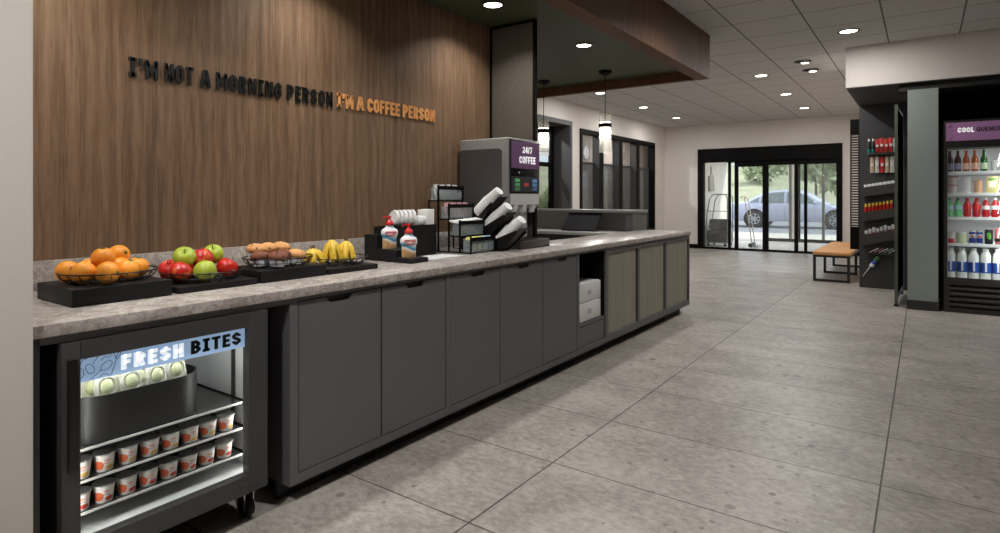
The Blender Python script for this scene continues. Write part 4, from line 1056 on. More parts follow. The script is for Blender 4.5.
MB().box(7.88, 9.20, 5.466, 5.472, 0, 1.76).box(7.88, 9.20, 5.466, 5.472, 1.82, 2.40).build('pane', GW, wr)
# office behind the windows
BACKW = P('office_wall', (172, 162, 154), 0.7, var=0.03)
ow = MB(); wall_with_holes(ow, 3.7, 18.2, 7.0, 7.1, 0, 2.9, [(10.6, 12.15, 0.60, 2.28)])
struct('wall_office_back', ow, BACKW)
struct('wall_office_end', MB().box(18.1, 18.2, 5.24, 7.0, 0, 2.9), BACKW)
struct('wall_office_left', MB().box(3.7, 3.8, 5.24, 7.0, 0, 2.9), BACKW)
struct('wall_office_front', MB().box(14.2, 18.2, 5.12, 5.24, 0, 2.9), BACKW)
struct('ceiling_office', MB().box(3.7, 18.2, 5.24, 7.1, 2.9, 2.98), WHITE)
wr = sroot('window_3', (11.4, 7.0, 0.6))
MB().box(10.57, 10.64, 6.97, 7.1, 0.57, 2.31).box(12.11, 12.18, 6.97, 7.1, 0.57, 2.31).box(10.64, 12.11, 6.97, 7.1, 2.24, 2.31).box(10.64, 12.11, 6.97, 7.1, 0.57, 0.64).box(10.64, 12.11, 7.0, 7.06, 1.90, 1.96).build('frame', BLACKF, wr)
MB().box(10.64, 12.11, 7.03, 7.035, 0.64, 2.24).build('pane', GW, wr)
for lb, x in (('recessed light in the office ceiling behind the windows, near end', 8.8), ('recessed light in the office ceiling behind the windows, middle', 12.0), ('recessed light in the office ceiling behind the windows, far end', 15.0)):
    make_downlight('office_light', lb, 'ceiling light', (x, 6.1, 2.9), 85, group='office lights')
t = thing('wall_clock', 'round white wall clock seen through the first window pane', 'clock', (13.57, 6.98, 2.33))
RY = Matrix.Rotation(PI/2, 3, 'X')
MB().lathe([(0.185, 0), (0.19, 0.02), (0.172, 0.028), (0.170, 0.016)], (13.57, 6.999, 2.33), 36, M=RY).build('case', P('clock_rim', (150, 150, 160), 0.4), t)
fc = MB().lathe([(0.170, 0.0165), (0.001, 0.017)], (13.57, 6.999, 2.33), 36, M=RY, capb=False).build('face', P('clock_face', (226, 226, 232), 0.5), t)
MB().box(13.566, 13.574, 6.977, 6.980, 2.33, 2.45).obox((13.60, 6.978, 2.315), (0.85, 0, -0.45), (0, 1, 0), (0.45, 0, 0.85), 0.045, 0.002, 0.005).build('hand', BLACKF, t)
tk = MB()
for k in range(12):
    a = PI/6*k; tk.obox((13.57+0.145*math.sin(a), 6.980, 2.33+0.145*math.cos(a)), (math.sin(a), 0, math.cos(a)), (0, 1, 0), (-math.cos(a), 0, math.sin(a)), 0.012, 0.001, 0.003)
tk.build('hour_mark', BLACKF, fc)

# ------------------------------------------------------------------ glass entrance and vestibule
XD = 14.05
dr = sroot('door_1', (XD, 2.84, 0))
GD = glass('door_glass', (240, 243, 243), 0.05, haze=0.05, hazec=(240, 240, 238))
MB().box(XD-0.03, XD+0.12, 4.18, 4.314, 0, 2.318).build('jamb', BLACKF, dr)
MB().box(XD-0.03, XD+0.12, 1.363, 1.469, 0, 2.318).build('jamb', BLACKF, dr)
MB().box(XD-0.03, XD+0.12, 1.469, 4.18, 2.005, 2.318).build('header', BLACKF, dr)
MB().box(XD-0.045, XD-0.03, 1.95, 3.62, 2.02, 2.20).build('operator_cover', BLACKF, dr)
MB().box(XD-0.01, XD+0.10, 1.469, 4.18, 0, 0.045).build('threshold', BLACKF, dr)
for y0, y1 in ((3.58, 3.635), (3.417, 3.493), (2.781, 2.90), (2.19, 2.262), (2.017, 2.074)):
    MB().box(XD, XD+0.06, y0, y1, 0.045, 2.005).build('stile', BLACKF, dr)
MB().box(XD+0.01, XD+0.05, 2.90, 3.417, 1.885, 2.005).build('rail', BLACKF, dr)
MB().box(XD+0.01, XD+0.05, 1.469, 2.781, 1.905, 2.005).build('rail', BLACKF, dr)
for y0, y1, z1 in ((3.635, 4.18, 2.005), (3.493, 3.58, 2.005), (2.90, 3.417, 1.885), (2.262, 2.781, 1.905), (2.074, 2.19, 1.905), (1.469, 2.017, 1.905)):
    MB().box(XD+0.026, XD+0.032, y0, y1, 0.045, z1).build('pane', GD, dr)
# outer doors of the vestibule
XO = 17.0
d2 = sroot('door_2', (XO, 2.6, 0))
GSTL = P('stile_grey', (104, 100, 96), 0.45)
MB().box(XO, XO+0.06, 1.2, 3.46, 0.03, 0.115).build('bottom_rail', BLACKF, d2)
MB().box(XO, XO+0.06, 1.2, 4.42, 2.15, 2.55).build('header', BLACKF, d2)
for y0, y1, m_ in ((2.80, 2.865, GSTL), (2.60, 2.66, BLACKF), (2.04, 2.10, GSTL), (1.2, 1.28, BLACKF), (3.40, 3.46, BLACKF)):
    MB().box(XO, XO+0.06, y0, y1, 0.115, 2.15).build('stile', m_, d2)
MB().box(XO+0.02, XO+0.035, 2.665, 2.79, 0.03, 2.15).build('post', P('post_bright', (212, 208, 200), 0.4), d2)
MB().box(XO+0.03, XO+0.036, 1.28, 2.60, 0.115, 2.15).box(XO+0.03, XO+0.036, 2.865, 3.40, 0.115, 2.15).build('pane', GD, d2)
def corr_mat():
    m, nt, b = newmat('corrugated_white')
    v = coords(nt); s = nt.nodes.new('ShaderNodeSeparateXYZ'); nt.links.new(v, s.inputs[0])
    w_ = mth(nt, 'SINE', mth(nt, 'MULTIPLY', s.outputs[0], 60)); n = noise(nt, v, 10, 2)
    nt.links.new(mixc(nt, n, rgb((226, 222, 215)), rgb((234, 231, 225))), b.inputs['Base Color']); b.inputs['Roughness'].default_value = 0.6
    bump(nt, b, w_, 0.6, 0.006); return m
struct('wall_vestibule', MB().box(14.2, 17.0, 4.42, 4.52, 0, 2.55), corr_mat())
struct('wall_vestibule_right', MB().box(14.2, 17.0, 1.1, 1.2, 0, 2.55), WHITE)
struct('ceiling_vestibule', MB().box(14.2, 17.06, 1.1, 4.52, 2.55, 2.65), WHITE)
make_downlight('vestibule_light', 'recessed light in the vestibule ceiling behind the glass doors', 'ceiling light', (15.4, 2.8, 2.55), 40)
struct('floor_vestibule', MB().box(14.2, 17.06, 1.2, 4.42, 0.0005, 0.004), P('vestibule_floor', (196, 190, 182), 0.5, var=0.05, scale=6))
# luggage cart, suitcases, bag
t = thing('luggage_cart', 'chrome luggage cart with an arched rail in the vestibule', 'luggage cart', (15.1, 4.1, 0.004))
MB().box(14.85, 15.45, 3.86, 4.38, 0.075, 0.10, 0.005).build('deck', P('cart_deck', (120, 116, 112), 0.5), t)
TB = P('cart_tube', (150, 148, 146), 0.3, 0.8)
for x in (14.9, 15.4):
    MB().tube([(x, 4.37, 0.10), (x, 4.36, 0.72), (x, 4.30, 1.12), (x, 4.24, 1.24), (x, 4.15, 1.27), (x, 3.95, 1.27), (x, 3.88, 1.22), (x, 3.87, 1.1), (x, 3.87, 0.10)], 0.012, 10).build('arch', TB, t)
MB().tube([(14.9, 4.36, 0.86), (14.9, 3.87, 0.86)], 0.009, 8).tube([(14.9, 4.15, 1.27), (15.4, 4.15, 1.27)], 0.009, 8).build('cross_rail', TB, t)
for x in (14.9, 15.4):
    for y in (3.92, 4.32):
        MB().lathe([(0.012, -0.012), (0.034, -0.011), (0.034, 0.011), (0.012, 0.012)], (x, y, 0.038), 16, M=Matrix.Rotation(PI/2, 3, 'Y')).build('wheel', BLACK, t)
def suitcase(label, x, y, z, w_, h, d):
    t = thing('suitcase', label, 'suitcase', (x, y, z), 'black suitcases on the cart')
    MB().box(x-d/2, x+d/2, y-w_/2, y+w_/2, z+0.003, z+h, 0.045, 4).build('shell', P('suitcase_black', (40, 38, 37), 0.4), t)
    s = MB()
    for q in (0.30, 0.5, 0.70): s.box(x-d/2-0.004, x+d/2+0.004, y-w_/2-0.004, y+w_/2+0.004, z+h*q-0.008, z+h*q+0.008, 0.003)
    s.build('ribbing', P('suitcase_rib', (66, 63, 61), 0.35), t)
    MB().tube([(x-d/2+0.002, y-0.07, z+h*0.5), (x-d/2-0.025, y-0.06, z+h*0.5), (x-d/2-0.025, y+0.06, z+h*0.5), (x-d/2+0.002, y+0.07, z+h*0.5)], 0.008, 8).build('handle', BLACK, t)
suitcase('black suitcase lying at the bottom of the stack on the luggage cart', 15.12, 4.12, 0.10, 0.52, 0.29, 0.42)
suitcase('smaller black suitcase lying on top of the stack on the luggage cart', 15.12, 4.09, 0.39, 0.46, 0.27, 0.38)
t = thing('tote_bag', 'pale grey tote bag hanging on the white vestibule wall', 'bag', (15.4, 4.38, 1.3))
MB().hexa([(15.20, 4.36, 1.36), (15.60, 4.36, 1.36), (15.60, 4.418, 1.36), (15.20, 4.418, 1.36), (15.22, 4.385, 1.74), (15.58, 4.385, 1.74), (15.58, 4.418, 1.74), (15.22, 4.418, 1.74)]).build('bag_body', P('bag_grey', (178, 172, 164), 0.8), t)
MB().tube([(15.32, 4.395, 1.73), (15.36, 4.395, 1.90), (15.40, 4.40, 2.0), (15.44, 4.395, 1.90), (15.48, 4.395, 1.73)], 0.008, 6).build('strap', P('bag_strap', (120, 112, 102), 0.8), t)
MB().tube([(15.40, 4.42, 2.005), (15.40, 4.39, 1.995)], 0.006, 6).build('hook', CHROME, t)
t = thing('hand_trolley', 'thin white trolley with a tall leaning handle beside the luggage cart', 'trolley', (15.2, 3.4, 0.004))
MB().tube([(15.0, 3.33, 0.07), (15.0, 3.42, 0.75), (15.0, 3.50, 1.18), (15.0, 3.56, 1.20)], 0.012, 10).tube([(15.3, 3.33, 0.07), (15.3, 3.42, 0.75), (15.3, 3.50, 1.18), (15.3, 3.56, 1.20)], 0.012, 10).tube([(15.0, 3.42, 0.75), (15.3, 3.42, 0.75)], 0.009, 8).build('frame', P('trolley_white', (226, 222, 216), 0.4), t)
MB().tube([(14.98, 3.56, 1.20), (15.32, 3.56, 1.20)], 0.018, 10).build('handle', P('trolley_red', (190, 70, 56), 0.5), t)
MB().box(14.98, 15.32, 3.18, 3.34, 0.045, 0.06).build('toe_plate', TB, t)
for x in (14.97, 15.33):
    MB().lathe([(0.012, -0.014), (0.05, -0.012), (0.05, 0.012), (0.012, 0.014)], (x, 3.36, 0.054), 18, M=Matrix.Rotation(PI/2, 3, 'Y')).build('wheel', BLACK, t)

# ------------------------------------------------------------------ outside
struct('ground_walk', MB().box(17.06, 21.5, -12, 30, -0.10, -0.002), P('sidewalk', (206, 196, 182), 0.8, var=0.06, scale=3))
struct('ground_road', MB().box(21.5, 33, -12, 30, -0.10, -0.004), P('asphalt', (128, 128, 132), 0.85, var=0.06, scale=5))
struct('ground_yard', MB().box(3.0, 17.06, 7.1, 30, -0.10, -0.002), P('lawn', (128, 138, 84), 0.9, var=0.12, scale=2))
GRS = P('dry_hillside', (160, 160, 128), 0.95, var=0.55, scale=0.35)
hl = MB(); rows = [(33, 0.0), (40, 0.5), (55, 1.8), (75, 4.3), (100, 8.0)]
hv = []; ny = 24
for i, (x, z) in enumerate(rows):
    for k in range(ny+1):
        y = -20+k*4; hv.append((x, y, z+(0.5*math.sin(y*0.3+i)+0.3*math.sin(y*0.9+2*i))*(0.25*i)))
hl.add(hv, [(i*(ny+1)+k, i*(ny+1)+k+1, (i+1)*(ny+1)+k+1, (i+1)*(ny+1)+k) for i in range(len(rows)-1) for k in range(ny)])
ho = hl.build('hillside', GRS); ho['kind'] = 'structure'
def leaf_mat(name, a, c):
    m, nt, b = newmat(name); v = coords(nt); n = noise(nt, v, 3, 3)
    nt.links.new(mixc(nt, n, rgb(a), rgb(c)), b.inputs['Base Color']); b.inputs['Roughness'].default_value = 0.8; return m
LEAF1 = leaf_mat('tree_leaf', (132, 146, 106), (172, 180, 138)); LEAF2 = leaf_mat('bush_leaf', (98, 116, 60), (150, 160, 92)); BARK = P('bark', (92, 78, 62), 0.9)
def tree(label, x, y, z0, h, rad, n=900, name='tree', seed=1, leaf=0.22, mat=None):
    random.seed(seed)
    t = thing(name, label, name, (x, y, z0))
    MB().tube([(x, y, z0), (x+0.05, y, z0+h*0.35), (x, y+0.05, z0+h*0.7)], [0.05*rad, 0.04*rad, 0.02*rad], 8).build('trunk', BARK, t)
    f = MB(); blobs = [(random.uniform(-0.6, 0.6)*rad, random.uniform(-0.6, 0.6)*rad, z0+h*random.uniform(0.45, 0.9), rad*random.uniform(0.35, 0.6)) for _ in range(9)]
    for k in range(n):
        bx_, by, bz, br = random.choice(blobs)
        d = Vector((random.gauss(0,1), random.gauss(0,1), random.gauss(0,1))).normalized()*br*random.uniform(0.6, 1.05)
        c = Vector((x+bx_, y+by, bz))+d*1.0
        u = Vector((random.gauss(0,1), random.gauss(0,1), random.gauss(0,1))).normalized(); w_ = u.orthogonal().normalized(); s = leaf*random.uniform(0.6, 1.3)
        f.add([c-u*s, c+w_*s*0.5, c+u*s, c-w_*s*0.5], [(0,1,2,3)])
    f.build('foliage', mat or LEAF1, t)
tree('leafy tree beyond the road behind the right end of the car', 38, 5.0, 0.3, 3.7, 1.7, 1500, seed=4, leaf=0.26)
tree('leafy tree on the slope above the middle of the car roof', 60, 12.6, 2.2, 2.2, 1.5, 700, seed=5, leaf=0.26)
tree('small hillside tree left of the car roof', 62, 17.5, 2.2, 1.8, 1.2, 500, seed=6, leaf=0.3)
tree('small hillside tree high above the car', 70, 13.0, 3.4, 1.8, 1.4, 500, seed=8, leaf=0.3)
for i, (x, y, h, r_) in enumerate(((12.6, 8.6, 1.2, 0.65), (14.9, 9.0, 1.4, 0.7), (17.3, 9.6, 1.4, 0.75), (14.4, 11.6, 1.7, 0.9))):
    tree('leafy green bush outside the office window, %s from left' % ORD[i], x, y, -0.02, h, r_, 900, 'bush', 30+i, 0.09, LEAF2)
def house(label, x, y, z, w_, d, h):
    t = thing('house', label, 'house', (x, y, z), 'houses on the hillside')
    MB().box(x-d/2, x+d/2, y-w_/2, y+w_/2, z-1.5, z+h).build('walls', P('house_wall', (226, 222, 214), 0.8), t)
    MB().prism([(y-w_/2-0.4, z+h), (y+w_/2+0.4, z+h), (y, z+h+w_*0.22)], 'x', x-d/2-0.3, x+d/2+0.3).build('roof', P('house_roof', (168, 150, 136), 0.8), t)
    for k in (-0.25, 0.25): MB().box(x-d/2-0.03, x-d/2+0.01, y+w_*k-0.5, y+w_*k+0.5, z+h*0.4, z+h*0.8).build('window', P('house_window', (110, 118, 126), 0.3), t)
house('small pale house on the hillside, leftmost behind the glass doors', 88, 23.5, 5.6, 5, 4, 2.4)
house('small pale house on the hillside, middle one behind the glass doors', 90, 16.0, 6.0, 4.5, 4, 2.2)
house('small pale house on the hillside, nearest to the tree', 92, 8.5, 6.4, 5, 4, 2.2)

# car
CARP = P('car_paint', (188, 188, 206), 0.3, 0.15, 0.03, coat=0.6)
def car():
    cx, L0, L1 = 26.2, 1.75, 6.55     # centre X, right end Y, left end Y (nose towards the right)
    t = thing('car', 'pale silver blue sedan parked across the road outside the doors', 'car', (cx, 4.15, 0))
    body = MB(); st = 26; vs = []; fs = []
    def top(u):   # shoulder height from nose (0) to tail (1)
        return 0.70+0.20*min(1, u/0.28)+0.08*max(0, min(1, (u-0.25)/0.5))-0.05*max(0, (u-0.9)/0.1)
    def hw(u): return 0.90*(1-0.16*max(0, (0.10-u)/0.10)**2-0.12*max(0, (u-0.92)/0.08)**2)
    for i in range(st+1):
        u = i/st; y = L0+(L1-L0)*u; w_ = hw(u); zt = top(u); lo = 0.24+0.10*max(0, (0.06-u)/0.06)+0.10*max(0, (u-0.94)/0.06)
        sec = [(-w_*0.92, lo), (-w_, lo+0.16), (-w_, zt-0.16), (-w_*0.965, zt-0.03), (-w_*0.86, zt), (0, zt+0.035), (w_*0.86, zt), (w_*0.965, zt-0.03), (w_, zt-0.16), (w_, lo+0.16), (w_*0.92, lo)]
        vs += [(cx+a, y, z) for a, z in sec]
    n = 11
    for i in range(st):
        for k in range(n): fs.append((i*n+k, i*n+(k+1) % n, (i+1)*n+(k+1) % n, (i+1)*n+k))
    fs.append(tuple(range(n))); fs.append(tuple(st*n+k for k in range(n))[::-1]); body.add(vs, fs)
    bo = body.build('body', CARP, t, 50)
    # cabin
    cab = MB(); prof = [(0.24, 0.90, 0.80), (0.31, 1.10, 0.765), (0.39, 1.34, 0.70), (0.46, 1.46, 0.66), (0.55, 1.50, 0.65), (0.64, 1.47, 0.65), (0.72, 1.38, 0.67), (0.80, 1.20, 0.72), (0.88, 0.99, 0.76)]
    vs = []; fs = []
    for u, zt, w_ in prof:
        y = L0+(L1-L0)*u; b_ = 0.88+0.06*u
        sec = [(-0.80, b_), (-w_-0.02, zt-0.07), (-w_+0.08, zt), (0, zt+0.015), (w_-0.08, zt), (w_+0.02, zt-0.07), (0.80, b_)]
        if zt-0.07 < b_+0.02: sec = [(-0.80, b_-0.03), (-w_, b_-0.01), (-w_+0.08, b_+0.01), (0, b_+0.02), (w_-0.08, b_+0.01), (w_, b_-0.01), (0.80, b_-0.03)]
        vs += [(cx+a, y, z) for a, z in sec]
    n = 7
    for i in range(len(prof)-1):
        for k in range(n): fs.append((i*n+k, i*n+(k+1) % n, (i+1)*n+(k+1) % n, (i+1)*n+k))
    cab.add(vs, fs); cab.build('cabin', CARP, t, 40)
    GLS = P('car_glass', (120, 130, 128), 0.1, 0.0, 0.1, 2)
    def sidepoint(u, z):
        # point just outside the near cabin side at this height
        for (u0, z0, w0), (u1, z1, w1) in zip(prof[:-1], prof[1:]):
            if u0 <= u <= u1:
                f_ = (u-u0)/(u1-u0); zt = z0+(z1-z0)*f_; w_ = w0+(w1-w0)*f_; break
        b_ = 0.88+0.06*u; g_ = min(1, max(0, (z-b_)/max(0.05, zt-0.07-b_)))
        return (cx-(0.80+(w_+0.02-0.80)*g_)-0.012, L0+(L1-L0)*u, z)
    def win(nm, pts):
        p = [sidepoint(u, z) for u, z in pts]; q = [(x+0.008, y, z) for x, y, z in p]; k = len(p)
        MB_ = MB(); MB_.add(p+q, [tuple(range(k)), tuple(range(k, 2*k))[::-1]]+[(i, (i+1) % k, k+(i+1) % k, k+i) for i in range(k)]); MB_.build(nm, GLS, t)
    win('front_side_window', [(0.325, 0.95), (0.545, 0.965), (0.545, 1.40), (0.455, 1.36), (0.39, 1.22)])
    win('rear_side_window', [(0.565, 0.965), (0.745, 0.975), (0.735, 1.25), (0.66, 1.37), (0.565, 1.40)])
    win('quarter_window', [(0.76, 0.98), (0.83, 1.0), (0.755, 1.20)])
    TYR = P('tyre', (36, 35, 36), 0.8); RIM = P('alloy_wheel', (176, 176, 182), 0.35, 0.4)
    for y in (L0+0.92, L1-1.02):
        for sgn in (-1, 1):
            x = cx+sgn*0.80
            Mx = Matrix.Rotation(PI/2*sgn, 3, 'Y')
            MB().lathe([(0.40, 0.0), (0.40, 0.105)], (x, y, 0.34), 30, M=Mx, capb=False).build('wheel_arch', BLACKM, t)
            w_ = MB().lathe([(0.20, 0.0), (0.32, 0.0), (0.335, 0.02), (0.335, 0.10), (0.32, 0.118), (0.215, 0.118), (0.21, 0.10)], (x, y, 0.335), 30, M=Mx).build('wheel', TYR, t)
            rm = MB().lathe([(0.19, 0.108), (0.21, 0.114), (0.215, 0.120), (0.205, 0.122)], (x, y, 0.335), 30, M=Mx, capb=False, capt=False)
            for k in range(7):
                a = 2*PI*k/7; rm.obox((x+sgn*0.112, y+0.11*math.cos(a), 0.335+0.11*math.sin(a)), (0, math.cos(a), math.sin(a)), (1, 0, 0), (0, -math.sin(a), math.cos(a)), 0.10, 0.006, 0.024)
            rm.lathe([(0.04, 0.105), (0.03, 0.122)], (x, y, 0.335), 16, M=Mx).build('rim', RIM, w_)
    dl = MB()
    for u in (0.335, 0.555, 0.775):
        y = L0+(L1-L0)*u; dl.box(cx-0.903, cx-0.898, y-0.006, y+0.006, 0.34, 0.80)
    dl.build('door_seam', P('seam_dark', (96, 96, 110), 0.5), t)
    for u in (0.51, 0.73):
        y = L0+(L1-L0)*u; MB().box(cx-0.925, cx-0.899, y-0.08, y+0.08, 0.765, 0.785, 0.006).build('door_handle', CARP, t)
    MB().sphere((cx-0.95, L0+(L1-L0)*0.335, 0.99), 1, 14, 10, 0.10, 0.06, 0.07).build('side_mirror', CARP, t)
    MB().sphere((cx-0.72, L0+0.10, 0.66), 1, 14, 10, 0.14, 0.14, 0.07).build('headlight', P('headlight', (220, 224, 228), 0.15), t)
    MB().box(cx-0.84, cx-0.5, L1-0.10, L1-0.008, 0.72, 0.86, 0.02).build('tail_light', P('tail_red', (150, 40, 38), 0.3), t)
car()

# ------------------------------------------------------------------ bench
t = thing('bench', 'long bench with tan leather cushions on a black metal frame', 'bench', (10.7, 1.06, 0))
LEA = P('tan_leather', (200, 146, 88), 0.5, var=0.10, scale=30)
for x0, x1 in ((9.55, 10.70), (10.71, 11.85)):
    MB().box(x0, x1, 0.83, 1.30, 0.375, 0.425, 0.012, 3).build('cushion', LEA, t)
BFR = P('bench_frame', (26, 24, 24), 0.45)
for x in (9.56, 10.66, 11.80):
    f = MB().box(x, x+0.035, 0.835, 0.870, 0.0, 0.345).box(x, x+0.035, 1.260, 1.295, 0, 0.345).box(x, x+0.035, 0.870, 1.260, 0, 0.032)
    f.build('leg_frame', BFR, t)
MB().box(9.56, 11.835, 0.835, 0.87, 0.345, 0.374).box(9.56, 11.835, 1.26, 1.295, 0.345, 0.374).box(9.56, 9.595, 0.87, 1.26, 0.345, 0.374).box(11.80, 11.835, 0.87, 1.26, 0.345, 0.374).build('seat_rail', BFR, t)
# framed lattice panel on the wall end behind the bench
t = thing('lattice_panel', 'narrow black framed lattice strip on the wall end behind the bench', 'panel', (9.33, 0.76, 0.5))
MB().box(9.29, 9.37, 0.705, 0.715, 0.5, 2.25).box(9.29, 9.37, 0.800, 0.810, 0.5, 2.25).box(9.29, 9.37, 0.715, 0.800, 2.06, 2.25).box(9.29, 9.37, 0.715, 0.800, 0.5, 0.80).build('frame', BLACKF, t)
lt = MB()
for k in range(36): lt.box(9.305, 9.32, 0.715, 0.800, 0.81+0.035*k, 0.83+0.035*k)
lt.build('lattice', P('lattice_grey', (48, 46, 45), 0.5), t)

# ------------------------------------------------------------------ clip rack on the dark wall
TR = P('rack_tray', (60, 57, 54), 0.5)
t = thing('display_rack', 'dark wall rack with sloping trays of small packets', 'display rack', (9.2, 0.48, 0.4))
def tray(za, zb, h):
    # sloping tray along the wall: outer lip, bottom, end
    p = [(0.690, za), (0.652, za-h), (0.262, zb-h), (0.262, zb)]
    mb = MB(); mb.prism(p, 'x', 9.150, 9.156)
    mb.prism([(0.652, za-h), (0.652, za-h+0.006), (0.262, zb-h+0.006), (0.262, zb-h)], 'x', 9.156, 9.2495)
    mb.prism([(0.690, za), (0.684, za), (0.648, za-h), (0.652, za-h)], 'x', 9.156, 9.2495)
    mb.build('tray', TR, t)
tray(1.322, 1.388, 0.118); tray(0.997, 1.066, 0.112); tray(0.691, 0.790, 0.126)
MB().prism(stadium(9.20, 0.43, 0.049, 0.178, 0.03), 'z', 1.755, 1.785).build('shelf', TR, t)
MB().box(9.16, 9.2495, 0.265, 0.60, 0.452, 0.462).build('shelf', TR, t)
pg = MB()
for k in range(5): pg.tube([(9.25, 0.55-0.055*k, 1.735), (9.16, 0.55-0.055*k, 1.738)], 0.003, 6)
pg.tube([(9.25, 0.53, 0.40), (9.17, 0.53, 0.402)], 0.003, 6)
pg.build('peg_hook', STEEL, t)
def small(name, lb, cat, mb, mat, group): return tag(mb.build(name, mat), lb, cat, group)
TEAL = P('teal_bottle', (46, 140, 130), 0.35); DKB = P('dark_bottle', (34, 36, 36), 0.4); REDB = P('red_bag', (196, 58, 58), 0.4, var=0.3, scale=40); MINT = P('mint_bag', (160, 200, 176), 0.45)
for k, y in enumerate((0.585, 0.540)):
    b = thing('spray_bottle', 'dark bottle with teal base and white cap on the top rack shelf, %s from left' % ORD[k], 'bottle', (9.19, y, 1.785), 'bottles on the rack')
    MB().lathe([(0.018, 0), (0.019, 0.003), (0.019, 0.045)], (9.19, y, 1.7852), 16).build('base', TEAL, b)
    MB().lathe([(0.019, 0.045), (0.018, 0.12), (0.008, 0.14), (0.008, 0.15)], (9.19, y, 1.7852), 16).build('body', DKB, b)
    MB().lathe([(0.012, 0.15), (0.012, 0.175), (0.009, 0.18)], (9.19, y, 1.7852), 14).build('cap', WHITEP, b)
def snack_bag(x, y, z, w_, h, mat, lb, group, name='snack_bag', cat='snack bag', d=0.022):
    b = thing(name, lb, cat, (x, y, z), group)
    prof = []
    mb = MB(); rows_ = []
    for i in range(7):
        u = i/6; tk_ = d*math.sin(PI*min(max(u, 0.06), 0.94))
        rows_.append([(x-tk_/2-0.001, y-w_/2*0.9, z+h*u), (x-tk_-0.001, y, z+h*u), (x-tk_/2-0.001, y+w_/2*0.9, z+h*u), (x, y+w_/2, z+h*u), (x+tk_/2+0.001, y+w_/2*0.9, z+h*u), (x+tk_/2+0.001, y-w_/2*0.9, z+h*u), (x, y-w_/2, z+h*u)])
    mb.add([p for r_ in rows_ for p in r_], [(i*7+k, i*7+(k+1) % 7, (i+1)*7+(k+1) % 7, (i+1)*7+k) for i in range(6) for k in range(7)]+[tuple(range(7)), tuple(42+k for k in range(7))[::-1]])
    mb.build('pouch', mat, b)
    MB().box(x-d*1.0-0.003, x-d-0.0005, y-w_*0.25, y+w_*0.25, z+h*0.40, z+h*0.58).build('label_patch', PAPER, b)
for k, y in enumerate((0.495, 0.445, 0.395, 0.345, 0.300)):
    snack_bag(9.20, y, 1.7855, 0.055, 0.175+0.012*(k % 2), MINT if k == 4 else REDB, ('pale mint bag at the right of the top rack shelf' if k == 4 else 'red snack bag on the top rack shelf, %s from left' % ORD[k]), 'bags on the top rack shelf')
WHP = P('white_packet', (216, 210, 200), 0.5, var=0.3, scale=50)
CREAMB = P('cream_packet', (206, 178, 146), 0.5, var=0.35, scale=45)
for k in range(5):
    snack_bag(9.185, 0.55-0.055*k, 1.520, 0.048, 0.212, (CREAMB, WHP, REDB, CREAMB, WHP)[k], 'printed packet hanging under the top shelf, %s from left' % ORD[k], 'hanging packets', 'hanging_packet', 'packet', 0.014)
WSM = P('white_small', (222, 222, 222), 0.5); REDT = P('red_tube', (196, 34, 30), 0.4); YELT = P('yellow_cap', (232, 186, 60), 0.4); ORT = P('orange_pack', (206, 110, 70), 0.5)
def zt(y, za, zb, h): return za-h+0.0065+(zb-za)*(0.652-y)/(0.652-0.262)
for k in range(8):
    y = 0.625-0.043*k; z = zt(y, 1.322, 1.388, 0.118)
    tag(MB().box(9.18, 9.225, y-0.019, y+0.019, z+0.003, z+0.150, 0.004).build('small_carton', WSM), 'small white carton in the upper sloping tray, %s from left' % ORD[k], 'carton', 'white cartons in the tray')
for k in range(8):
    y = 0.620-0.040*k; z = zt(y, 0.997, 1.066, 0.112)
    b = thing('sauce_tube', 'red tube with yellow cap in the middle sloping tray, %s from left' % ORD[k], 'tube', (9.20, y, z), 'red tubes in the tray')
    MB().lathe([(0.016, 0.003), (0.018, 0.006), (0.018, 0.165), (0.012, 0.172)], (9.20, y, z), 14).build('tube', REDT, b)
    MB().lathe([(0.015, 0.172), (0.015, 0.208), (0.012, 0.212)], (9.20, y, z), 14).build('cap', YELT, b)
BLP = P('blue_black_pack', (58, 66, 84), 0.4)
for k in range(8):
    y = 0.618-0.042*k; z = zt(y, 0.691, 0.790, 0.126)
    b = thing('blister_pack', 'white and orange blister pack in the lowest sloping tray, %s from left' % ORD[k], 'pack', (9.20, y, z), 'blister packs in the tray')
    MB().box(9.195, 9.215, y-0.017, y+0.017, z+0.003, z+0.135, 0.003).build('lower_card', ORT if k % 2 else BLP, b)
    MB().box(9.195, 9.215, y-0.017, y+0.017, z+0.135, z+0.180+0.012*(k % 3), 0.003).build('upper_card', WSM, b)
MG = [(P('magazine_%d' % i, c, 0.4, var=0.25, scale=30)) for i, c in enumerate(((234, 234, 228), (214, 160, 190), (222, 230, 222), (150, 180, 160), (238, 238, 238)))]
for k in range(5):
    y = 0.530-0.052*k
    tag(MB().obox((9.198, y, 0.505), (0.1, 0.85, -0.5), (1, 0, 0.1), (0, 0.5, 0.85), 0.058, 0.030, 0.003).build('magazine', MG[k]), 'slanted magazine fanned out on the lowest rack shelf, %s from left' % ORD[k], 'magazine', 'magazines on the rack')
t = thing('hanging_bottle', 'small white and blue bottle with green cap hanging tilted at the foot of the rack', 'bottle', (9.2, 0.52, 0.27))
Mt = Matrix.Rotation(0.55, 3, 'X')
MB().lathe([(0.020, 0), (0.026, 0.006), (0.026, 0.045)], (9.195, 0.565, 0.285), 16, M=Mt).build('body', WHITEP, t)
MB().lathe([(0.0265, 0.045), (0.0265, 0.085)], (9.195, 0.565, 0.285), 16, M=Mt).build('label_band', P('blue_band', (58, 84, 170), 0.4), t)
MB().lathe([(0.026, 0.085), (0.024, 0.105), (0.030, 0.115), (0.030, 0.150), (0.02, 0.158)], (9.195, 0.565, 0.285), 16, M=Mt).build('cap', P('green_cap', (70, 122, 74), 0.4), t)
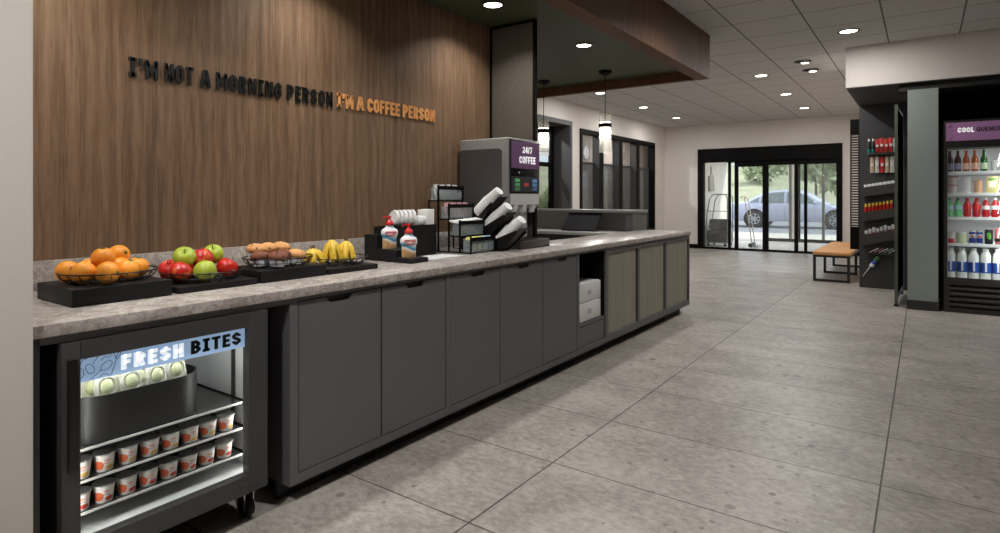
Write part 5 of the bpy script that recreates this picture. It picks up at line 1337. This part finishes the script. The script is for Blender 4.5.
MB().tube([(9.195, 0.575, 0.285), (9.195, 0.66, 0.150)], [0.006, 0.003], 6).build('nozzle', WHITEP, t)
# tall post frame right of the rack
t = thing('rack_frame', 'tall thin grey green upright frame between rack and column', 'frame', (8.3, 0.25, 0))
SG = P('sage_metal', (84, 92, 78), 0.45)
MB().box(7.86, 7.90, 0.232, 0.262, 0, 2.22).build('front_post', SG, t)
MB().box(8.86, 8.90, 0.205, 0.235, 0, 2.22).build('rear_post', SG, t)
MB().hexa([(7.90, 0.24, 2.19), (8.86, 0.21, 2.19), (8.86, 0.23, 2.19), (7.90, 0.26, 2.19), (7.90, 0.24, 2.22), (8.86, 0.21, 2.22), (8.86, 0.23, 2.22), (7.90, 0.26, 2.22)]).build('top_rail', SG, t)
MB().hexa([(7.90, 0.24, 0.06), (8.86, 0.21, 0.06), (8.86, 0.23, 0.06), (7.90, 0.26, 0.06), (7.90, 0.24, 0.12), (8.86, 0.21, 0.12), (8.86, 0.23, 0.12), (7.90, 0.26, 0.12)]).build('bottom_rail', BLACK, t)
MB().hexa([(7.90, 0.238, 0.12), (8.86, 0.208, 0.12), (8.86, 0.214, 0.12), (7.90, 0.244, 0.12), (7.90, 0.238, 2.19), (8.86, 0.208, 2.19), (8.86, 0.214, 2.19), (7.90, 0.244, 2.19)]).build('infill_panel', P('infill_black', (7, 7, 7), 0.95, spec=0.0), t)
MB().box(7.85, 7.93, 0.225, 0.268, 0, 0.02).build('foot', BLACK, t)

# ------------------------------------------------------------------ drinks cooler COOL QUENCHERS
t = thing('drinks_cooler', 'tall black drinks cooler with a purple COOL QUENCHERS header', 'cooler', (8.15, -0.60, 0))
cx0, cx1, cy0, cy1 = 7.78, 8.55, -1.10, -0.172
MB().box(cx0+0.05, cx1, cy0, cy0+0.03, 0, 2.0).box(cx0+0.05, cx1, cy1-0.03, cy1, 0, 2.0).box(cx1-0.03, cx1, cy0+0.03, cy1-0.03, 0, 2.0).box(cx0+0.05, cx1-0.03, cy0+0.03, cy1-0.03, 1.74, 2.0).box(cx0+0.05, cx1-0.03, cy0+0.03, cy1-0.03, 0.0, 0.345).build('case', P('cold_case', (30, 29, 29), 0.4), t)
MB().box(cx1-0.04, cx1-0.031, cy0+0.03, cy1-0.03, 0.345, 1.74).box(cx0+0.05, cx1-0.04, cy1-0.036, cy1-0.031, 0.345, 1.74).box(cx0+0.05, cx1-0.04, cy0+0.031, cy0+0.036, 0.345, 1.74).build('liner', P('cold_liner', (214, 214, 216), 0.45), t)
hf = MB().box(cx0, cx0+0.05, cy0, cy1, 1.755, 2.0).build('header', P('cold_frame', (38, 36, 36), 0.4), t)
def purple_mat():
    m, nt, b = newmat('purple_header'); v = coords(nt)
    vo = nt.nodes.new('ShaderNodeTexVoronoi'); vo.feature = 'DISTANCE_TO_EDGE'; vo.inputs['Scale'].default_value = 26; nt.links.new(v, vo.inputs['Vector'])
    s = nt.nodes.new('ShaderNodeSeparateXYZ'); nt.links.new(v, s.inputs[0])
    k = mth(nt, 'MULTIPLY', mth(nt, 'LESS_THAN', vo.outputs['Distance'], 0.05), mth(nt, 'GREATER_THAN', s.outputs[1], 0.20+0.145))
    c = mixc(nt, mth(nt, 'MULTIPLY', k, 0.6), rgb((146, 104, 142)), rgb((74, 48, 78)))
    nt.links.new(c, b.inputs['Base Color']); b.inputs['Roughness'].default_value = 0.4
    nt.links.new(c, b.inputs['Emission Color']); b.inputs['Emission Strength'].default_value = 0.22; return m
hs = MB().box(cx0-0.006, cx0-0.0005, cy0+0.02, cy1-0.018, 1.785, 1.975).build('header_sign', purple_mat(), hf)
one = MB(); text_letters('COOL', (cx0-0.0062, -0.287, 1.870), (0,-1,0), (0,0,1), (-1,0,0), 0.135, 0.050, 0.001, 0.22, one=one)
one.build('lettering', P('header_white', (246, 244, 246), 0.5, emit=0.5), hs)['label'] = 'white COOL lettering'
one = MB(); text_letters('QUENCHERS', (cx0-0.0062, -0.440, 1.872), (0,-1,0), (0,0,1), (-1,0,0), 0.300, 0.046, 0.001, 0.19, one=one)
one.build('lettering', P('header_dark', (52, 36, 56), 0.5), hs)['label'] = 'dark QUENCHERS lettering'
df = MB().box(cx0+0.005, cx0+0.045, cy1-0.030, cy1, 0.345, 1.755).box(cx0+0.005, cx0+0.045, cy0, cy0+0.030, 0.345, 1.755).box(cx0+0.005, cx0+0.045, cy0+0.030, cy1-0.030, 1.712, 1.755).box(cx0+0.005, cx0+0.045, cy0+0.030, cy1-0.030, 0.345, 0.362).build('door', P('cold_frame', (38, 36, 36), 0.4), t)
MB().box(cx0+0.022, cx0+0.026, cy0+0.030, cy1-0.030, 0.362, 1.712).build('glass_pane', glass('cold_glass', (244, 247, 247), 0.02), df)
gp = MB().box(cx0, cx0+0.049, cy0, cy1, 0.0, 0.05).box(cx0, cx0+0.049, cy0, cy1, 0.29, 0.345).box(cx0, cx0+0.049, cy1-0.05, cy1, 0.05, 0.29).box(cx0, cx0+0.049, cy0, cy0+0.05, 0.05, 0.29).build('base_panel', P('cold_frame', (38, 36, 36), 0.4), t)
gr = MB()
for k in range(4): gr.hexa([(cx0+0.004, cy0+0.05, 0.070+0.056*k), (cx0+0.004, cy1-0.05, 0.070+0.056*k), (cx0+0.045, cy1-0.05, 0.088+0.056*k), (cx0+0.045, cy0+0.05, 0.088+0.056*k), (cx0+0.004, cy0+0.05, 0.092+0.056*k), (cx0+0.004, cy1-0.05, 0.092+0.056*k), (cx0+0.045, cy1-0.05, 0.110+0.056*k), (cx0+0.045, cy0+0.05, 0.110+0.056*k)])
gr.build('grille', P('grille_grey', (58, 56, 55), 0.45), gp)
SHW = P('white_shelf', (232, 231, 230), 0.4)
SHZ = [1.470, 1.246, 0.995, 0.718]
for z in SHZ: MB().box(cx0+0.055, cx1-0.045, cy0+0.037, cy1-0.037, z-0.030, z, 0.002, 1).build('shelf', SHW, t)
MB().box(cx0+0.051, cx1-0.045, cy0+0.037, cy1-0.037, 0.346, 0.358).build('deck', SHW, t)
MB().box(cx0+0.06, cx0+0.10, cy0+0.04, cy1-0.04, 1.725, 1.7395).build('lamp_strip', P('cold_led', (255, 252, 248), 0.5, emit=2.5), t)
for z in SHZ+[1.742]:
    o = area_light('shelf_front_fill', (cx0+0.058, (cy0+cy1)/2, z-0.034), 2.1, 0.8, t, color=(1, 0.98, 0.96), shape='RECTANGLE', sy=0.012)  # unseen fill strips added to light the bottle fronts
    o.rotation_euler = Vector((0.55, 0, -1)).to_track_quat('-Z', 'X').to_euler()
    if z > 1.7: continue
    MB().box(cx0+0.052, cx0+0.054, cy0+0.04, cy1-0.04, z-0.030, z-0.002).build('price_rail', P('price_rail', (236, 236, 236), 0.4), t)

def bottle(name, lb, cat, y, z, prof, bodym, band=None, bandm=None, capm=None, cap=None, group=None, x=7.885, seg=20):
    b = thing(name, lb, cat, (x, y, z), group)
    MB().lathe(prof, (x, y, z+0.0005), seg).build('body', bodym, b)
    if band:
        r_, z0, z1 = band; MB().lathe([(r_, z0), (r_, z1)], (x, y, z+0.0005), seg, capb=False, capt=False).build('wrap_label', bandm, b)
    if cap:
        r_, z0, z1 = cap; MB().lathe([(r_, z0), (r_, z1), (r_*0.8, z1+0.002)], (x, y, z+0.0005), 14).build('cap', capm, b)
    return b
LN = [(0.027, 0), (0.030, 0.004), (0.030, 0.118), (0.026, 0.140), (0.014, 0.165), (0.012, 0.205)]
AMB = P('amber_glass', (74, 34, 18), 0.2, coat=0.4); ORG = P('orange_drink', (168, 80, 36), 0.25, coat=0.4); GRG = P('green_glass', (22, 84, 36), 0.2, coat=0.4)
LAV = P('lavender_label', (150, 138, 168), 0.5); PNK = P('peach_label', (228, 180, 160), 0.5); GLB = P('pale_green_label', (196, 214, 178), 0.5)
z1 = SHZ[0]
for y, m_, l_, lb in ((-0.225, AMB, LAV, 'brown glass bottle with lavender label, leftmost on the top cooler shelf'), (-0.292, AMB, LAV, 'brown glass bottle with lavender label, second on the top cooler shelf'),
                      (-0.362, ORG, PNK, 'orange bottle with peach label left of its twin on the top cooler shelf'), (-0.432, ORG, PNK, 'orange bottle with peach label beside the green bottle'),
                      (-0.506, GRG, GLB, 'green glass bottle with pale label on the top cooler shelf')):
    bottle('glass_bottle', lb, 'bottle', y, z1, LN, m_, (0.0306, 0.020, 0.085), l_, m_, (0.0135, 0.205, 0.215), group='glass bottles in the cooler')
CLB = P('clear_tub', (188, 188, 184), 0.3)
def tub(lb, y, z, r_, h, m_, lidm, grp, x=7.885, name='food_tub'):
    b = thing(name, lb, 'tub', (x, y, z), grp)
    MB().lathe([(r_*0.86, 0.0005), (r_*0.98, h*0.85)], (x, y, z), 22).build('pot', m_, b)
    MB().lathe([(r_, h*0.85), (r_*1.02, h*0.87), (r_*1.02, h-0.001), (r_*0.97, h)], (x, y, z), 22).build('lid', lidm, b)
for k, y in enumerate((-0.592, -0.665)): tub('clear snack tub beside the green bottle, %s from left' % ORD[k], y, z1, 0.032, 0.105+0.03*k, CLB, CLB, 'clear tubs')
z2 = SHZ[1]
WPK = P('white_pink_tub', (222, 206, 206), 0.45, var=0.12, scale=60); RLID = P('rose_lid', (196, 116, 120), 0.45); ORT2 = P('peach_tub', (226, 178, 140), 0.45); WT = P('white_tub', (224, 224, 226), 0.45)
for k in range(2): tub('white tub with rose lid at the left of the second cooler shelf, %s one' % ('lower', 'upper')[k], -0.245, z2+0.088*k, 0.044, 0.087, WPK, RLID, 'white rose tubs')
NAVY = P('navy_dot', (50, 60, 100), 0.4)
for k in range(3):
    tub('small white tub in the stack of three, %s' % ('at the bottom', 'in the middle', 'on top')[k], -0.365, z2+0.056*k, 0.036, 0.055, WT, WT, 'stack of small tubs')
for k in range(2): tub('peach coloured tub beside the yellow carton, %s one' % ('lower', 'upper')[k], -0.462, z2+0.066*k, 0.038, 0.065, ORT2, ORT2, 'peach tubs')
t2 = thing('yellow_carton', 'yellow and green printed carton on the second cooler shelf', 'carton', (7.885, -0.570, z2))
MB().box(7.86, 7.91, -0.616, -0.524, z2+0.0005, z2+0.165, 0.002).build('box', P('carton_yellow', (226, 214, 140), 0.5, var=0.2, scale=50), t2)
MB().box(7.857, 7.8598, -0.600, -0.540, z2+0.055, z2+0.115).build('picture', P('carton_cream', (236, 226, 206), 0.5), t2)
MB().box(7.857, 7.8598, -0.606, -0.534, z2+0.125, z2+0.150).build('title_band', P('carton_green', (120, 160, 90), 0.5), t2)
tag(MB().box(7.86, 7.91, -0.70, -0.630, z2+0.0005, z2+0.125, 0.003).build('red_carton', P('carton_red', (206, 92, 74), 0.5)), 'red carton right of the yellow one at the edge of view', 'carton')
z3 = SHZ[2]
SODA = [(0.027, 0), (0.032, 0.005), (0.033, 0.045), (0.030, 0.070), (0.033, 0.095), (0.033, 0.120), (0.024, 0.150), (0.013, 0.172), (0.012, 0.178)]
LIME = P('lime_soda', (110, 196, 128), 0.2, coat=0.3); GCAP = P('green_top', (46, 140, 76), 0.4); COLA = P('cola_red', (176, 26, 30), 0.3, var=0.25, scale=60); RCAP = P('red_top', (204, 34, 36), 0.4)
BLB = P('blue_white_label', (170, 206, 220), 0.45)
for y, m_, l_, c_, lb in ((-0.222, LIME, BLB, GCAP, 'green soda bottle, leftmost on the third cooler shelf'), (-0.294, LIME, BLB, GCAP, 'green soda bottle, second on the third cooler shelf'),
                          (-0.370, COLA, P('red_label', (220, 40, 44), 0.4), RCAP, 'red soda bottle with red cap, left of its twin'), (-0.445, COLA, P('red_label', (220, 40, 44), 0.4), RCAP, 'red soda bottle with red cap next to the white capped ones'),
                          (-0.520, COLA, P('white_label', (232, 226, 224), 0.45), WHITEP, 'red soda bottle with white label and cap, left of its twin'), (-0.596, COLA, P('white_label', (232, 226, 224), 0.45), WHITEP, 'red soda bottle with white label and cap, right of its twin'), (-0.670, COLA, P('white_label', (232, 226, 224), 0.45), WHITEP, 'red soda bottle with white label at the edge of view')):
    bottle('soda_bottle', lb, 'bottle', y, z3, SODA, m_, (0.0336, 0.078, 0.118), l_, c_, (0.0145, 0.178, 0.195), group='soda bottles in the cooler')
z4 = SHZ[3]
t2 = thing('parfait_cup', 'clear parfait cup with red fruit at the left of the fourth cooler shelf', 'cup', (7.885, -0.232, z4))
MB().lathe([(0.032, 0.0005), (0.035, 0.045)], (7.885, -0.232, z4), 20).build('fruit_layer', P('parfait_red', (190, 40, 46), 0.4), t2)
MB().lathe([(0.035, 0.045), (0.038, 0.105)], (7.885, -0.232, z4), 20).build('cream_layer', P('parfait_cream', (206, 196, 190), 0.4), t2)
MB().lathe([(0.040, 0.105), (0.040, 0.112), (0.03, 0.122)], (7.885, -0.232, z4), 20).build('lid', CLB, t2)
tub('pale green tub with round picture on the fourth cooler shelf', -0.325, z4, 0.044, 0.115, P('pale_green_tub', (206, 212, 170), 0.45, var=0.15, scale=40), WT, 'pale tubs')
CANP = [(0.022, 0), (0.026, 0.005), (0.026, 0.150), (0.022, 0.158), (0.021, 0.161)]
def can(lb, y, r_, h, m_, bands, grp):
    k = r_/0.026; b = thing('drink_can', lb, 'can', (7.885, y, z4), grp)
    MB().lathe([(r_*0.86, 0.0005), (r_, 0.006), (r_, h-0.010), (r_*0.84, h)], (7.885, y, z4), 22).build('can_body', m_, b)
    MB().lathe([(r_*0.85, h), (r_*0.85, h+0.003), (r_*0.7, h+0.001), (0.001, h+0.001)], (7.885, y, z4), 20, capb=False).build('can_lid', STEEL, b)
    for bm_, mt in bands: bm_.build('print', mt, b)
BLUC = P('can_blue', (42, 66, 150), 0.3, 0.4); SILC = P('can_silver', (196, 198, 206), 0.3, 0.5); REDC = P('can_red', (200, 44, 48), 0.35)
for k, y in enumerate((-0.412, -0.470)):
    r_ = 0.0265; b1 = MB().lathe([(r_+0.0004, 0.010), (r_+0.0004, 0.060)], (7.885, y, z4), 22, capb=False, capt=False)
    b2 = MB().obox((7.8565, y, z4+0.075), (0, 1, 0.3), (1, 0, 0), (0, -0.3, 1), 0.014, 0.001, 0.008)
    can('slim blue and silver drink can, %s of the pair' % ('left one', 'right one')[k], y, r_, 0.135, SILC if True else BLUC, [(b1, BLUC), (MB().lathe([(r_+0.0004, 0.098), (r_+0.0004, 0.122)], (7.885, y, z4), 22, capb=False, capt=False), BLUC), (b2, REDC)], 'slim cans')
cl = MB()
for q in (-0.012, 0, 0.012): cl.obox((7.851, -0.545+q, z4+0.085), (0, 0.15, 1), (1, 0, 0), (0, 1, -0.15), 0.036-abs(q)*0.6, 0.0015, 0.003)
can('black can with three green claw stripes on the fourth cooler shelf', -0.545, 0.033, 0.150, P('can_black', (26, 28, 26), 0.3), [(cl, P('claw_green', (110, 200, 60), 0.4))], 'tall cans')
can('pink and black can right of the black can', -0.628, 0.034, 0.160, P('can_pink', (206, 110, 112), 0.3, var=0.3, scale=50), [(MB().lathe([(0.0344, 0.03), (0.0344, 0.06)], (7.885, -0.628, z4), 22, capb=False, capt=False), BLACK)], 'tall cans')
WB = [(0.038, 0), (0.043, 0.006), (0.043, 0.225), (0.038, 0.252), (0.028, 0.270), (0.022, 0.278), (0.022, 0.285)]
def blue_mat():
    m, nt, b = newmat('milk_blue'); v = coords(nt); n = noise(nt, v, 60, 3)
    nt.links.new(mixc(nt, n, rgb((24, 60, 146)), rgb((44, 92, 176))), b.inputs['Base Color']); b.inputs['Roughness'].default_value = 0.4; return m
MBL = blue_mat()
for k, y in enumerate((-0.232, -0.328, -0.424, -0.520, -0.616)):
    b = bottle('milk_bottle', 'large white bottle with blue label on the bottom deck, %s from left' % ORD[k], 'bottle', y, 0.358, WB, WHITEP, (0.0436, 0.060, 0.168), MBL, WHITEP, (0.025, 0.285, 0.312), group='white bottles in the cooler')
    MB().box(7.8395, 7.8408, y-0.008, y+0.008, 0.358+0.075, 0.358+0.215).build('white_print', P('print_white', (222, 226, 234), 0.5), b)
